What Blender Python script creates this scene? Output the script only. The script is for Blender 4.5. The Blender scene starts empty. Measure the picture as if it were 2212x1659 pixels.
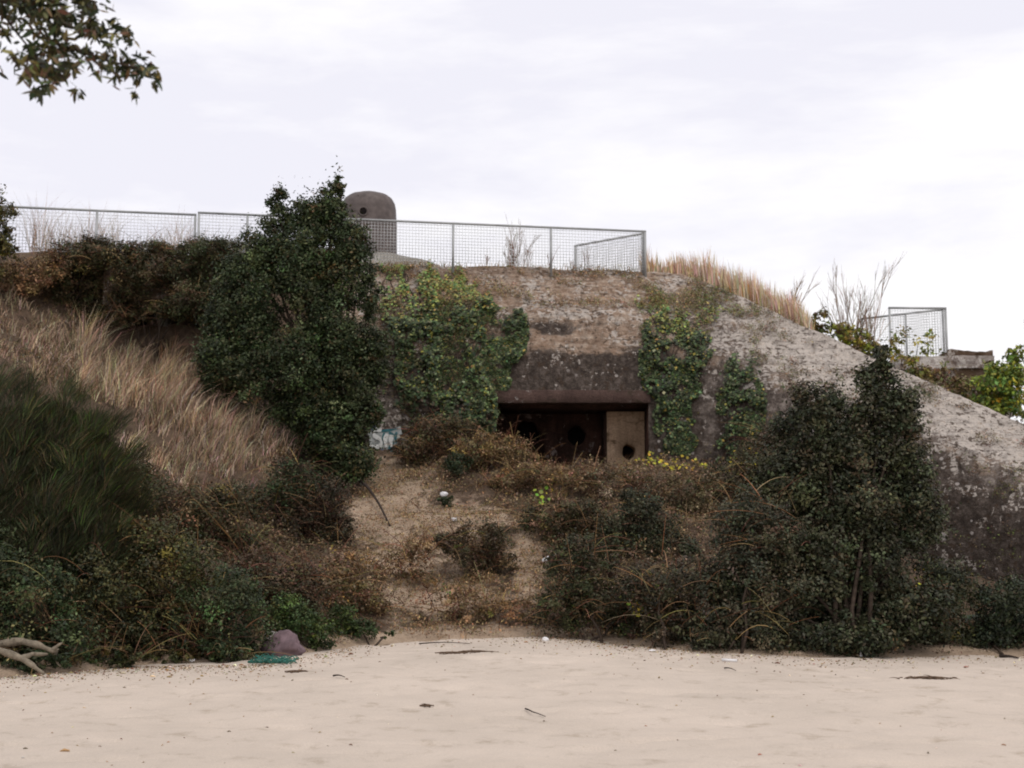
import bpy, math, random
import numpy as np
from mathutils import Vector
from mathutils.bvhtree import BVHTree

# ------------------------------------------------------------------ scene, camera, light
sc = bpy.context.scene
col = sc.collection
R = math.radians
RNG = np.random.default_rng(7)
random.seed(7)

S = 1024 / 2212.0            # my measuring grid on the photograph is 2212 wide
F = 1365.0
PITCH = math.atan((560 - 384) / F)
CAM = np.array([0.0, 0.0, 1.6])
cd = bpy.data.cameras.new("camera")
cd.sensor_width = 36.0
cd.lens = 36.0 * F / 1024
cd.clip_end = 3000
cd.dof.use_dof = True
cd.dof.focus_distance = 18.0
cd.dof.aperture_fstop = 2.0
cam = bpy.data.objects.new("camera", cd)
cam.location = CAM
cam.rotation_euler = (R(90) + PITCH, 0, 0)
col.objects.link(cam)
sc.camera = cam

SUN_EL, SUN_AZ = R(58), R(150)          # veiled sun, high behind the camera to the right (azimuth from +Y towards +X)
w = bpy.data.worlds.new("World")
sc.world = w
w.use_nodes = True
nt = w.node_tree
nt.nodes.clear()
out = nt.nodes.new("ShaderNodeOutputWorld")
bg = nt.nodes.new("ShaderNodeBackground")
sky = nt.nodes.new("ShaderNodeTexSky")
sky.sky_type = 'NISHITA'
sky.sun_disc = False
sky.sun_elevation = SUN_EL
sky.sun_rotation = SUN_AZ
sky.dust_density = 3.0
tc = nt.nodes.new("ShaderNodeTexCoord")
mp = nt.nodes.new("ShaderNodeMapping")
mp.inputs['Scale'].default_value = (1.0, 1.0, 4.2)
mp.inputs['Rotation'].default_value = (0, R(-6), 0)
mp.inputs['Location'].default_value = (0.35, 0.0, 0.5)
n1 = nt.nodes.new("ShaderNodeTexNoise")
n1.inputs['Scale'].default_value = 2.6
n1.inputs['Detail'].default_value = 7
n1.inputs['Roughness'].default_value = 0.58
n1.inputs['Distortion'].default_value = 0.15
rp = nt.nodes.new("ShaderNodeValToRGB")
rp.color_ramp.elements[0].position = 0.40
rp.color_ramp.elements[0].color = (7.75, 7.65, 8.35, 1)
rp.color_ramp.elements[1].position = 0.57
rp.color_ramp.elements[1].color = (9.2, 9.05, 9.2, 1)
mx = nt.nodes.new("ShaderNodeMix")
mx.data_type = 'RGBA'
mx.inputs[0].default_value = 0.95
bg.inputs['Strength'].default_value = 0.095
L = nt.links.new
L(tc.outputs['Generated'], mp.inputs['Vector'])
L(mp.outputs[0], n1.inputs['Vector'])
L(n1.outputs['Fac'], rp.inputs[0])
L(sky.outputs[0], mx.inputs[6])
L(rp.outputs[0], mx.inputs[7])
L(mx.outputs[2], bg.inputs['Color'])
L(bg.outputs[0], out.inputs[0])

sd = bpy.data.lights.new("sun", 'SUN')
sd.energy = 1.0
sd.angle = R(25)
sd.color = (1.0, 0.93, 0.86)
so = bpy.data.objects.new("sun", sd)
so.rotation_euler = Vector((-math.sin(SUN_AZ) * math.cos(SUN_EL), -math.cos(SUN_AZ) * math.cos(SUN_EL), -math.sin(SUN_EL))).to_track_quat('-Z', 'Y').to_euler()
so.location = (0, 20, 40)
col.objects.link(so)

sc.view_settings.view_transform = 'Standard'
sc.view_settings.look = 'None'
sc.view_settings.exposure = 0.32
sc.view_settings.gamma = 1.0
sc.cycles.max_bounces = 5
sc.cycles.diffuse_bounces = 3
sc.cycles.filter_width = 1.9

# ------------------------------------------------------------------ projection helpers
_c, _s = math.cos(PITCH), math.sin(PITCH)
def P(u, v, Y):
    """World point on the view ray of photo position (u, v) at world depth y = Y."""
    xc = (u * S - 512) / F
    yc = (384 - v * S) / F
    d = np.array([xc, _c - yc * _s, _s + yc * _c])
    return CAM + d * (Y / d[1])
def proj(p):
    d = np.asarray(p, float) - CAM
    zc = d[..., 1] * _c + d[..., 2] * _s
    yc = -d[..., 1] * _s + d[..., 2] * _c
    u = (d[..., 0] / zc * F + 512) / S
    v = (384 - yc / zc * F) / S
    return u, v
def ray(bvh, u, v):
    xc = (u * S - 512) / F
    yc = (384 - v * S) / F
    d = Vector((xc, _c - yc * _s, _s + yc * _c)).normalized()
    h = bvh.ray_cast(Vector(CAM), d)
    return (h[0], h[1]) if h[0] is not None else (None, None)
def px(Y):       # metres per photo unit at depth Y
    return Y * S / F

# ------------------------------------------------------------------ noise (numpy)
def _hash(ix, iy, iz, seed):
    n = (ix * 374761393 + iy * 668265263 + iz * 2147483647 * 0 + iz * 1274126177 + seed * 1013904223) & 0xffffffff
    n = ((n ^ (n >> 13)) * 1274126177) & 0xffffffff
    n = (n ^ (n >> 16)) & 0xffffffff
    return n / 4294967295.0
def vnoise(p, seed=0):
    p = np.asarray(p, float)
    i = np.floor(p).astype(np.int64)
    f = p - i
    f = f * f * (3 - 2 * f)
    r = 0
    for a in (0, 1):
        for b in (0, 1):
            for c in (0, 1):
                wgt = (f[..., 0] if a else 1 - f[..., 0]) * (f[..., 1] if b else 1 - f[..., 1]) * (f[..., 2] if c else 1 - f[..., 2])
                r = r + wgt * _hash(i[..., 0] + a, i[..., 1] + b, i[..., 2] + c, seed)
    return r * 2 - 1
def fbm(p, octv=4, seed=0):
    p = np.asarray(p, float)
    r, a = 0, 1.0
    for k in range(octv):
        r = r + a * vnoise(p * 2 ** k + 17.3 * k, seed + k)
        a *= 0.5
    return r

# ------------------------------------------------------------------ object helpers
def tag(o, label=None, cat=None, group=None, kind=None):
    if label: o['label'] = label
    if cat: o['category'] = cat
    if group: o['group'] = group
    if kind: o['kind'] = kind
    return o
def empty(name, loc, label, cat, group=None):
    o = bpy.data.objects.new(name, None)
    o.empty_display_size = 0.2
    o.location = tuple(loc)
    col.objects.link(o)
    return tag(o, label, cat, group)
def link(name, me, mat, parent=None):
    o = bpy.data.objects.new(name, me)
    if mat is not None and len(me.materials) == 0:
        me.materials.append(mat)
    col.objects.link(o)
    if parent is not None:
        o.parent = parent
        o.matrix_parent_inverse.identity()
        o.location = tuple(-np.array(parent.location)) if parent.parent is None else (0, 0, 0)   # meshes keep world coordinates
    return o
def mesh_np(name, V, FC, mat, parent=None, smooth=False, colr=None, attr=None):
    """FC: list of (n,k) index arrays, world coordinates in V."""
    V = np.asarray(V, np.float32).reshape(-1, 3)
    if not isinstance(FC, (list, tuple)):
        FC = [FC]
    FC = [np.asarray(f, np.int32) for f in FC if len(f)]
    me = bpy.data.meshes.new(name)
    me.vertices.add(len(V))
    me.vertices.foreach_set("co", V.ravel())
    tot = sum(f.size for f in FC)
    me.loops.add(tot)
    me.loops.foreach_set("vertex_index", np.concatenate([f.ravel() for f in FC]))
    nf = sum(len(f) for f in FC)
    me.polygons.add(nf)
    cnt = np.concatenate([np.full(len(f), f.shape[1], np.int32) for f in FC])
    st = np.concatenate([[0], np.cumsum(cnt)[:-1]]).astype(np.int32)
    me.polygons.foreach_set("loop_start", st)
    me.polygons.foreach_set("loop_total", cnt)
    if smooth:
        me.polygons.foreach_set("use_smooth", np.ones(nf, bool))
    if colr is not None:
        a = me.color_attributes.new("tint", 'FLOAT_COLOR', 'POINT')
        c4 = np.ones((len(V), 4), np.float32)
        c4[:, :3] = colr
        a.data.foreach_set("color", c4.ravel())
    if attr is not None:
        for k, arr in attr.items():
            a = me.attributes.new(k, 'FLOAT', 'POINT')
            a.data.foreach_set("value", np.asarray(arr, np.float32))
    me.update(calc_edges=True)
    me.validate()
    return link(name, me, mat, parent)

class MB:
    """Collects boxes, bars and tubes into one mesh."""
    def __init__(self):
        self.V, self.Q, self.T, self.n = [], [], [], 0
    def add(self, V, Q=(), T=()):
        V = np.asarray(V, float).reshape(-1, 3)
        if len(Q): self.Q.append(np.asarray(Q, int) + self.n)
        if len(T): self.T.append(np.asarray(T, int) + self.n)
        self.V.append(V); self.n += len(V)
    def bar(self, a, b, wx, wz, up=(0, 0, 1)):
        a, b = np.array(a, float), np.array(b, float)
        d = b - a; d /= np.linalg.norm(d)
        u = np.array(up, float)
        if abs(np.dot(u, d)) > 0.95: u = np.array([0, 1.0, 0])
        s = np.cross(d, u); s /= np.linalg.norm(s)
        t = np.cross(s, d)
        o = [(-1, -1), (1, -1), (1, 1), (-1, 1)]
        V = [a + s * wx / 2 * i + t * wz / 2 * j for i, j in o] + [b + s * wx / 2 * i + t * wz / 2 * j for i, j in o]
        self.add(V, [(0, 1, 2, 3), (7, 6, 5, 4), (0, 4, 5, 1), (1, 5, 6, 2), (2, 6, 7, 3), (3, 7, 4, 0)])
    def tube(self, pts, rad, n=7):
        pts = np.asarray(pts, float)
        rad = np.broadcast_to(np.asarray(rad, float), (len(pts),))
        d = np.gradient(pts, axis=0)
        d /= (np.linalg.norm(d, axis=1, keepdims=True) + 1e-9)
        ref = np.array([0.31, 0.2, 0.93]) if abs(d[0, 2]) < 0.8 else np.array([0.9, 0.3, 0.1])
        s = np.cross(d, ref); s /= (np.linalg.norm(s, axis=1, keepdims=True) + 1e-9)
        t = np.cross(s, d)
        a = np.linspace(0, 2 * np.pi, n, endpoint=False)
        V = pts[:, None] + rad[:, None, None] * (np.cos(a)[None, :, None] * s[:, None] + np.sin(a)[None, :, None] * t[:, None])
        m = len(pts)
        i = np.arange(m - 1)[:, None] * n; j = np.arange(n)[None]; k = (j + 1) % n
        Q = np.stack([i + j, i + k, i + n + k, i + n + j], -1).reshape(-1, 4)
        V = np.concatenate([V.reshape(-1, 3), pts[:1], pts[-1:]])
        jj = np.arange(n); kk = (jj + 1) % n
        T = np.concatenate([np.stack([kk, jj, np.full(n, m * n)], -1), np.stack([(m - 1) * n + jj, (m - 1) * n + kk, np.full(n, m * n + 1)], -1)])
        self.add(V, Q, T)
    def build(self, name, mat, parent=None, smooth=False, colr=None):
        FC = []
        if self.Q: FC.append(np.concatenate(self.Q))
        if self.T: FC.append(np.concatenate(self.T))
        return mesh_np(name, np.concatenate(self.V), FC, mat, parent, smooth, colr)

# ------------------------------------------------------------------ materials
def new_mat(name, rough=0.8, spec=0.3):
    m = bpy.data.materials.new(name)
    m.use_nodes = True
    b = m.node_tree.nodes['Principled BSDF']
    b.inputs['Roughness'].default_value = rough
    b.inputs['Specular IOR Level'].default_value = spec
    return m, m.node_tree, b
def ramp(nt, stops, interp='LINEAR'):
    r = nt.nodes.new("ShaderNodeValToRGB")
    r.color_ramp.interpolation = interp
    e = r.color_ramp.elements
    while len(e) < len(stops): e.new(0.5)
    for k, (p, c) in enumerate(stops):
        e[k].position = p
        e[k].color = (*c, 1) if len(c) == 3 else (c[0],) * 3 + (1,)
    return r
def noise(nt, scale, detail=5, rough=0.6, stretch=None, dist=0.0, loc=None):
    t = nt.nodes.new("ShaderNodeTexCoord")
    n = nt.nodes.new("ShaderNodeTexNoise")
    n.inputs['Scale'].default_value = scale
    n.inputs['Detail'].default_value = detail
    n.inputs['Roughness'].default_value = rough
    n.inputs['Distortion'].default_value = dist
    m = nt.nodes.new("ShaderNodeMapping")
    if stretch: m.inputs['Scale'].default_value = stretch
    if loc: m.inputs['Location'].default_value = loc
    nt.links.new(t.outputs['Object'], m.inputs[0])
    nt.links.new(m.outputs[0], n.inputs['Vector'])
    return n
def mix(nt, fac, a, b, mode='MIX'):
    m = nt.nodes.new("ShaderNodeMix")
    m.data_type = 'RGBA'
    m.blend_type = mode
    for idx, x in ((0, fac), (6, a), (7, b)):
        if isinstance(x, (int, float)): m.inputs[idx].default_value = x
        elif isinstance(x, tuple): m.inputs[idx].default_value = (*x, 1)
        else: nt.links.new(x, m.inputs[idx])
    return m.outputs[2]
def bump(nt, b, h, strength=0.5, dist=0.05):
    n = nt.nodes.new("ShaderNodeBump")
    n.inputs['Strength'].default_value = strength
    n.inputs['Distance'].default_value = dist
    nt.links.new(h, n.inputs['Height'])
    nt.links.new(n.outputs[0], b.inputs['Normal'])

def leaf_mat(name, rough=0.55, spec=0.35, trans=0.0):
    m, nt, b = new_mat(name, rough, spec)
    a = nt.nodes.new("ShaderNodeAttribute"); a.attribute_name = "tint"
    nt.links.new(a.outputs['Color'], b.inputs['Base Color'])
    return m
LEAF = leaf_mat("leaf", 0.55, 0.22)
DRY = leaf_mat("dry_stalk", 0.85, 0.15)
TWIG = leaf_mat("twig_bark", 0.9, 0.1)

def flat_mat(name, c, rough=0.7, spec=0.3, metal=0.0, var=0.25, sc_=8.0):
    m, nt, b = new_mat(name, rough, spec)
    n = noise(nt, sc_, 6, 0.65)
    r = ramp(nt, [(0.3, tuple(x * (1 - var) for x in c)), (0.7, tuple(min(1, x * (1 + var)) for x in c))])
    nt.links.new(n.outputs['Fac'], r.inputs[0])
    nt.links.new(r.outputs[0], b.inputs['Base Color'])
    b.inputs['Metallic'].default_value = metal
    bump(nt, b, n.outputs['Fac'], 0.3, 0.02)
    return m
GALV = flat_mat("galvanised_steel", (0.34, 0.35, 0.35), 0.55, 0.4, 0.25, 0.2, 3)
WIRE = flat_mat("galvanised_wire", (0.55, 0.56, 0.56), 0.5, 0.4, 0.2, 0.15, 3)
RUST = flat_mat("rusted_armour_steel", (0.105, 0.086, 0.080), 0.6, 0.2, 0.0, 0.35, 5)
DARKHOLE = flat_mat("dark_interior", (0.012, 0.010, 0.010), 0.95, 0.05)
BARK = flat_mat("bark", (0.06, 0.045, 0.035), 0.95, 0.1, 0, 0.5, 12)
DRIFT = flat_mat("weathered_driftwood", (0.19, 0.16, 0.12), 0.95, 0.1, 0, 0.45, 14)
STICK = flat_mat("dark_stick", (0.045, 0.035, 0.03), 0.95, 0.1, 0, 0.4, 12)
WHITE = flat_mat("white_plastic", (0.75, 0.74, 0.74), 0.45, 0.4, 0, 0.08, 6)
RED = flat_mat("red_plastic", (0.45, 0.06, 0.06), 0.45, 0.4, 0, 0.1, 6)
TEALNET = flat_mat("teal_netting", (0.025, 0.13, 0.10), 0.6, 0.3, 0, 0.4, 20)
LUMP = flat_mat("purplish_stone", (0.15, 0.105, 0.115), 0.85, 0.2, 0, 0.35, 6)
PALEROCK = flat_mat("pale_rock", (0.34, 0.31, 0.29), 0.9, 0.2, 0, 0.3, 9)
WEED = flat_mat("dry_seaweed", (0.12, 0.08, 0.055), 0.95, 0.1, 0, 0.5, 15)

def concrete(name, base_lo, base_hi, lichen=0.5, lich_col=(0.50, 0.47, 0.44), moss=0.3, moss_col=(0.10, 0.075, 0.045),
             streak=0.5, dots=0.0, boards=0.4):
    m, nt, b = new_mat(name, 0.92, 0.12)
    lk = nt.links.new
    big = noise(nt, 0.7, 6, 0.62, dist=0.6)
    r0 = ramp(nt, [(0.30, base_lo), (0.68, base_hi)])
    lk(big.outputs['Fac'], r0.inputs[0])
    c = r0.outputs[0]
    fine = noise(nt, 22, 5, 0.75)
    rf = ramp(nt, [(0.25, (0.55,)), (0.75, (1.45,))])
    lk(fine.outputs['Fac'], rf.inputs[0])
    c = mix(nt, 1.0, c, rf.outputs[0], 'MULTIPLY')
    st = noise(nt, 1.6, 6, 0.65, (2.6, 2.6, 0.28))
    rs = ramp(nt, [(0.42, (0.0,)), (0.70, (streak,))])
    lk(st.outputs['Fac'], rs.inputs[0])
    c = mix(nt, rs.outputs[0], c, tuple(x * 0.35 for x in base_lo))
    # moss, soil
    mo = noise(nt, 1.9, 7, 0.72, (1, 1, 1.6), 0.4, (3, 1, 8))
    rm = ramp(nt, [(0.58 - moss * 0.3, (0.0,)), (0.68 - moss * 0.3, (0.9,))])
    lk(mo.outputs['Fac'], rm.inputs[0])
    c = mix(nt, rm.outputs[0], c, moss_col)
    # lichen blotches
    li = noise(nt, 5.0, 8, 0.78, (1, 1, 1), 0.3, (9, 4, 2))
    big2 = noise(nt, 0.9, 3, 0.6, None, 0.0, (21, 4, 2))
    ad = nt.nodes.new("ShaderNodeMath"); ad.operation = 'MULTIPLY_ADD'
    lk(big2.outputs['Fac'], ad.inputs[0]); ad.inputs[1].default_value = 0.7; lk(li.outputs['Fac'], ad.inputs[2])
    rl = ramp(nt, [(min(0.98, 1.05 - lichen * 0.32), (0.0,)), (min(1.0, 1.12 - lichen * 0.32), (0.9,))])
    lk(ad.outputs[0], rl.inputs[0])
    c = mix(nt, rl.outputs[0], c, lich_col)
    if dots > 0:
        t = nt.nodes.new("ShaderNodeTexCoord")
        vo = nt.nodes.new("ShaderNodeTexVoronoi"); vo.inputs['Scale'].default_value = 2.3
        lk(t.outputs['Object'], vo.inputs['Vector'])
        sp = nt.nodes.new("ShaderNodeSeparateColor"); lk(vo.outputs['Color'], sp.inputs[0])
        th = nt.nodes.new("ShaderNodeMath"); th.operation = 'MULTIPLY'
        lk(sp.outputs[0], th.inputs[0]); th.inputs[1].default_value = dots
        lt = nt.nodes.new("ShaderNodeMath"); lt.operation = 'LESS_THAN'
        nz = nt.nodes.new("ShaderNodeMath"); nz.operation = 'MULTIPLY_ADD'
        lk(fine.outputs['Fac'], nz.inputs[0]); nz.inputs[1].default_value = 0.10; lk(vo.outputs['Distance'], nz.inputs[2])
        lk(nz.outputs[0], lt.inputs[0]); lk(th.outputs[0], lt.inputs[1])
        c = mix(nt, lt.outputs[0], c, (0.52, 0.50, 0.49))
    lk(c, b.inputs['Base Color'])
    # board marks: horizontal
    t2 = nt.nodes.new("ShaderNodeTexCoord")
    sx = nt.nodes.new("ShaderNodeSeparateXYZ"); lk(t2.outputs['Object'], sx.inputs[0])
    sn = nt.nodes.new("ShaderNodeMath"); sn.operation = 'MULTIPLY'; lk(sx.outputs[2], sn.inputs[0]); sn.inputs[1].default_value = 5.0
    fr = nt.nodes.new("ShaderNodeMath"); fr.operation = 'FRACT'; lk(sn.outputs[0], fr.inputs[0])
    hb = nt.nodes.new("ShaderNodeMath"); hb.operation = 'MULTIPLY_ADD'
    lk(fr.outputs[0], hb.inputs[0]); hb.inputs[1].default_value = boards; lk(fine.outputs['Fac'], hb.inputs[2])
    bump(nt, b, hb.outputs[0], 0.8, 0.05)
    return m
C_BROW = concrete("mossy_terraced_concrete", (0.10, 0.068, 0.048), (0.22, 0.155, 0.115), 0.55, (0.46, 0.42, 0.38), 0.35, (0.085, 0.055, 0.032), 0.35, 0.0, 1.2)
C_FACE = concrete("dark_weathered_concrete", (0.060, 0.045, 0.038), (0.13, 0.10, 0.085), 0.12, (0.42, 0.39, 0.37), 0.35, (0.035, 0.026, 0.022), 0.6, 0.075, 0.5)
C_CAP = concrete("pale_lichen_concrete", (0.30, 0.26, 0.235), (0.50, 0.45, 0.41), 0.75, (0.62, 0.585, 0.54), 0.32, (0.12, 0.085, 0.07), 0.25, 0.0, 0.2)
C_WING = concrete("mottled_wing_concrete", (0.085, 0.07, 0.068), (0.16, 0.135, 0.125), 0.38, (0.34, 0.31, 0.30), 0.30, (0.055, 0.042, 0.040), 0.5, 0.11, 0.5)
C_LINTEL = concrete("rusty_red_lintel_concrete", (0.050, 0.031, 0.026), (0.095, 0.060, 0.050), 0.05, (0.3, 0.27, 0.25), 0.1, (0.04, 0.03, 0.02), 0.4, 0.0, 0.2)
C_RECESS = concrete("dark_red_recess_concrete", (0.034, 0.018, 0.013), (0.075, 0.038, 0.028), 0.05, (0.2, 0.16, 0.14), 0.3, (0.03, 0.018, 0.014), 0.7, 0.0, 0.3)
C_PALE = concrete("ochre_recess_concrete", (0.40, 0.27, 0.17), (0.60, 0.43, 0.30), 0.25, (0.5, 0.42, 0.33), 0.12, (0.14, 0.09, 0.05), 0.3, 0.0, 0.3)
C_COLLAR = concrete("grey_collar_concrete", (0.20, 0.185, 0.16), (0.32, 0.30, 0.265), 0.4, (0.40, 0.38, 0.35), 0.1, (0.12, 0.10, 0.07), 0.3, 0.0, 0.2)


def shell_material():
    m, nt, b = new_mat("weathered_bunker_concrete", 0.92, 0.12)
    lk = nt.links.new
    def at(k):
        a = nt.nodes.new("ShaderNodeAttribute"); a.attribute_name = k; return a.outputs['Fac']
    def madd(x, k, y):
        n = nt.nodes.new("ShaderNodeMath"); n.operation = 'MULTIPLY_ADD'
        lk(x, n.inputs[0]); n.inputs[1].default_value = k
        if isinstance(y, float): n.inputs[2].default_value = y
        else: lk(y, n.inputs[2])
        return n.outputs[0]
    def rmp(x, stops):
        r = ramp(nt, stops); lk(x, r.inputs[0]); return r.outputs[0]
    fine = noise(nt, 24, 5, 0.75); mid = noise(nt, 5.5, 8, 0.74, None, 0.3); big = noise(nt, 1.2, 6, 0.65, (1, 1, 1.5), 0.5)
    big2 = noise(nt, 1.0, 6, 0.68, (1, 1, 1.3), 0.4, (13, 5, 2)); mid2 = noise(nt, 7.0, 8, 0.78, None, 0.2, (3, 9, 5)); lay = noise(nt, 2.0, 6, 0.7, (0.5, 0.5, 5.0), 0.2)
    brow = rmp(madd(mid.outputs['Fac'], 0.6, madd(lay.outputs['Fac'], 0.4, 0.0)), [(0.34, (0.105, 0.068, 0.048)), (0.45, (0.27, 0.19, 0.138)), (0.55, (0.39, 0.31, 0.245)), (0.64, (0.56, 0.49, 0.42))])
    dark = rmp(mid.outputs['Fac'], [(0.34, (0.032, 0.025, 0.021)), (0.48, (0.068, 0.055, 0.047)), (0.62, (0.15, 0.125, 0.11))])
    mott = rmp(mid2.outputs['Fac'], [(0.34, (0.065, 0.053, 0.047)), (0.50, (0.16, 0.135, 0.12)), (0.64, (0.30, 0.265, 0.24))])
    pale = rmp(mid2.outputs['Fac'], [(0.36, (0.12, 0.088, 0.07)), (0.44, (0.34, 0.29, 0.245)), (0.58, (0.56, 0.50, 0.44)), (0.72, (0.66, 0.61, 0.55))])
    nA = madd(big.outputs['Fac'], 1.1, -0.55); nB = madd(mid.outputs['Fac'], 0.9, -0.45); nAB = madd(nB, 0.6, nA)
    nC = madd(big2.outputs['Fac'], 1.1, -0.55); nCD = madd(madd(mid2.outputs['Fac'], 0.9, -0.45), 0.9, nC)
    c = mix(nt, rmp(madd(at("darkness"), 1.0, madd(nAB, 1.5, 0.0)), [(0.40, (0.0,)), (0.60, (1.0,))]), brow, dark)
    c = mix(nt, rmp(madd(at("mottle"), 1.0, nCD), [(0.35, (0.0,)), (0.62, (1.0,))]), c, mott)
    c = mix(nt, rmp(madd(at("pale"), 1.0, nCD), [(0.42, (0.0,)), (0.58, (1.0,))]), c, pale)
    lic = noise(nt, 9.0, 4, 0.6, None, 0.6, (7, 2, 5)); lpt = noise(nt, 1.6, 4, 0.6, None, 0.3, (1, 7, 5))
    lsum = madd(at("pale"), 0.16, madd(at("mottle"), 0.12, madd(at("darkness"), -0.11, madd(lpt.outputs['Fac'], 0.8, lic.outputs['Fac']))))
    c = mix(nt, rmp(lsum, [(0.985, (0.0,)), (1.02, (0.85,))]), c, (0.54, 0.50, 0.46))
    drk = noise(nt, 8.0, 5, 0.65, None, 0.4, (17, 2, 15))
    c = mix(nt, rmp(madd(lpt.outputs['Fac'], -0.3, drk.outputs['Fac']), [(0.25, (0.85,)), (0.285, (0.0,))]), c, (0.075, 0.052, 0.038))
    st = noise(nt, 1.8, 6, 0.65, (2.6, 2.6, 0.25))
    c = mix(nt, rmp(st.outputs['Fac'], [(0.46, (0.0,)), (0.72, (0.6,))]), c, (0.035, 0.027, 0.024))
    c = mix(nt, 1.0, c, rmp(fine.outputs['Fac'], [(0.25, (0.6,)), (0.75, (1.4,))]), 'MULTIPLY')
    t = nt.nodes.new("ShaderNodeTexCoord")
    for sc_, cut in ((2.1, 0.085), (5.0, 0.07)):
        vo = nt.nodes.new("ShaderNodeTexVoronoi"); vo.inputs['Scale'].default_value = sc_
        lk(t.outputs['Object'], vo.inputs['Vector'])
        sp = nt.nodes.new("ShaderNodeSeparateColor"); lk(vo.outputs['Color'], sp.inputs[0])
        rad = rmp(sp.outputs[0], [(0.62, (0.0,)), (1.0, (0.33,))])
        sub = nt.nodes.new("ShaderNodeMath"); sub.operation = 'SUBTRACT'; lk(rad, sub.inputs[0]); lk(madd(fine.outputs['Fac'], 0.06, vo.outputs['Distance']), sub.inputs[1])
        gt = rmp(sub.outputs[0], [(0.0, (0.0,)), (0.08, (0.75,))])
        mm = nt.nodes.new("ShaderNodeMath"); mm.operation = 'MULTIPLY'; lk(gt, mm.inputs[0]); lk(at("spots"), mm.inputs[1])
        c = mix(nt, mm.outputs[0], c, (0.50, 0.47, 0.45))
    sxb = nt.nodes.new("ShaderNodeSeparateXYZ"); lk(t.outputs['Object'], sxb.inputs[0])
    fb_ = nt.nodes.new("ShaderNodeMath"); fb_.operation = 'FRACT'; lk(madd(sxb.outputs[2], 4.2, madd(mid.outputs['Fac'], 0.35, 0.0)), fb_.inputs[0])
    bl = rmp(fb_.outputs[0], [(0.0, (0.5,)), (0.10, (0.0,)), (0.93, (0.0,)), (1.0, (0.5,))])
    bm = nt.nodes.new("ShaderNodeMath"); bm.operation = 'MULTIPLY'; lk(bl, bm.inputs[0]); lk(rmp(lpt.outputs['Fac'], [(0.42, (0.0,)), (0.56, (1.0,))]), bm.inputs[1])
    c = mix(nt, bm.outputs[0], c, (0.04, 0.03, 0.024))
    c = mix(nt, 1.0, c, (1.03, 1.0, 0.97), 'MULTIPLY')
    lk(c, b.inputs['Base Color'])
    sx = nt.nodes.new("ShaderNodeSeparateXYZ"); lk(t.outputs['Object'], sx.inputs[0])
    fr = nt.nodes.new("ShaderNodeMath"); fr.operation = 'FRACT'; lk(madd(sx.outputs[2], 5.0, 0.0), fr.inputs[0])
    bump(nt, b, madd(fr.outputs[0], 0.5, madd(mid.outputs['Fac'], 1.2, fine.outputs['Fac'])), 0.9, 0.06)
    return m
SHELLMAT = shell_material()
def _g(u, v, cu, cv, ru, rv): return np.exp(-(((u - cu) / ru) ** 2 + ((v - cv) / rv) ** 2))
def sst(x, a, b):
    t = np.clip((x - a) / (b - a), 0, 1); return t * t * (3 - 2 * t)
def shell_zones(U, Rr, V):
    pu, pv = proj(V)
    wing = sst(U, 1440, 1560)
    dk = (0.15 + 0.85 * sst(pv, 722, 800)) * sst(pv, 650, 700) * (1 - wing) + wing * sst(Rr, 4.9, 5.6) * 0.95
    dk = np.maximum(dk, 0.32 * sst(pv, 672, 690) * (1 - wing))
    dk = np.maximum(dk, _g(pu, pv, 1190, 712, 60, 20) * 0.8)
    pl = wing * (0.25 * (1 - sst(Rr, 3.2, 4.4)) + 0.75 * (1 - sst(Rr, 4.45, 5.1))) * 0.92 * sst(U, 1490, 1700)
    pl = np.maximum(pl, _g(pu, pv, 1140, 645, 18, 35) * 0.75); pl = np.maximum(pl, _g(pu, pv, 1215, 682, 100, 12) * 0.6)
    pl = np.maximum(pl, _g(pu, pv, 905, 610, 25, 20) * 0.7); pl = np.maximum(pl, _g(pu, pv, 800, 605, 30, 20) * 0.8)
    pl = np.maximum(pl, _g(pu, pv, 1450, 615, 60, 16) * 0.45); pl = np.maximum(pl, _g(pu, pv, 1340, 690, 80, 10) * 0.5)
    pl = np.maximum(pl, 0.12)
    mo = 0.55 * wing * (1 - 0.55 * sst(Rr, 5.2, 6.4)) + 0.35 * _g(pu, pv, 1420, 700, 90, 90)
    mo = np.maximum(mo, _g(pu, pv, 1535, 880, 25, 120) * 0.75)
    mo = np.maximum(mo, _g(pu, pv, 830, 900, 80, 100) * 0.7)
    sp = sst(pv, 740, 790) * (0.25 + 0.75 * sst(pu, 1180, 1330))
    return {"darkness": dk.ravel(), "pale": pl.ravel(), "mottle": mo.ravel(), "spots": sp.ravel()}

# ------------------------------------------------------------------ bunker shell grid
def lerp(a, b, t): return a + (b - a) * t
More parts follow.
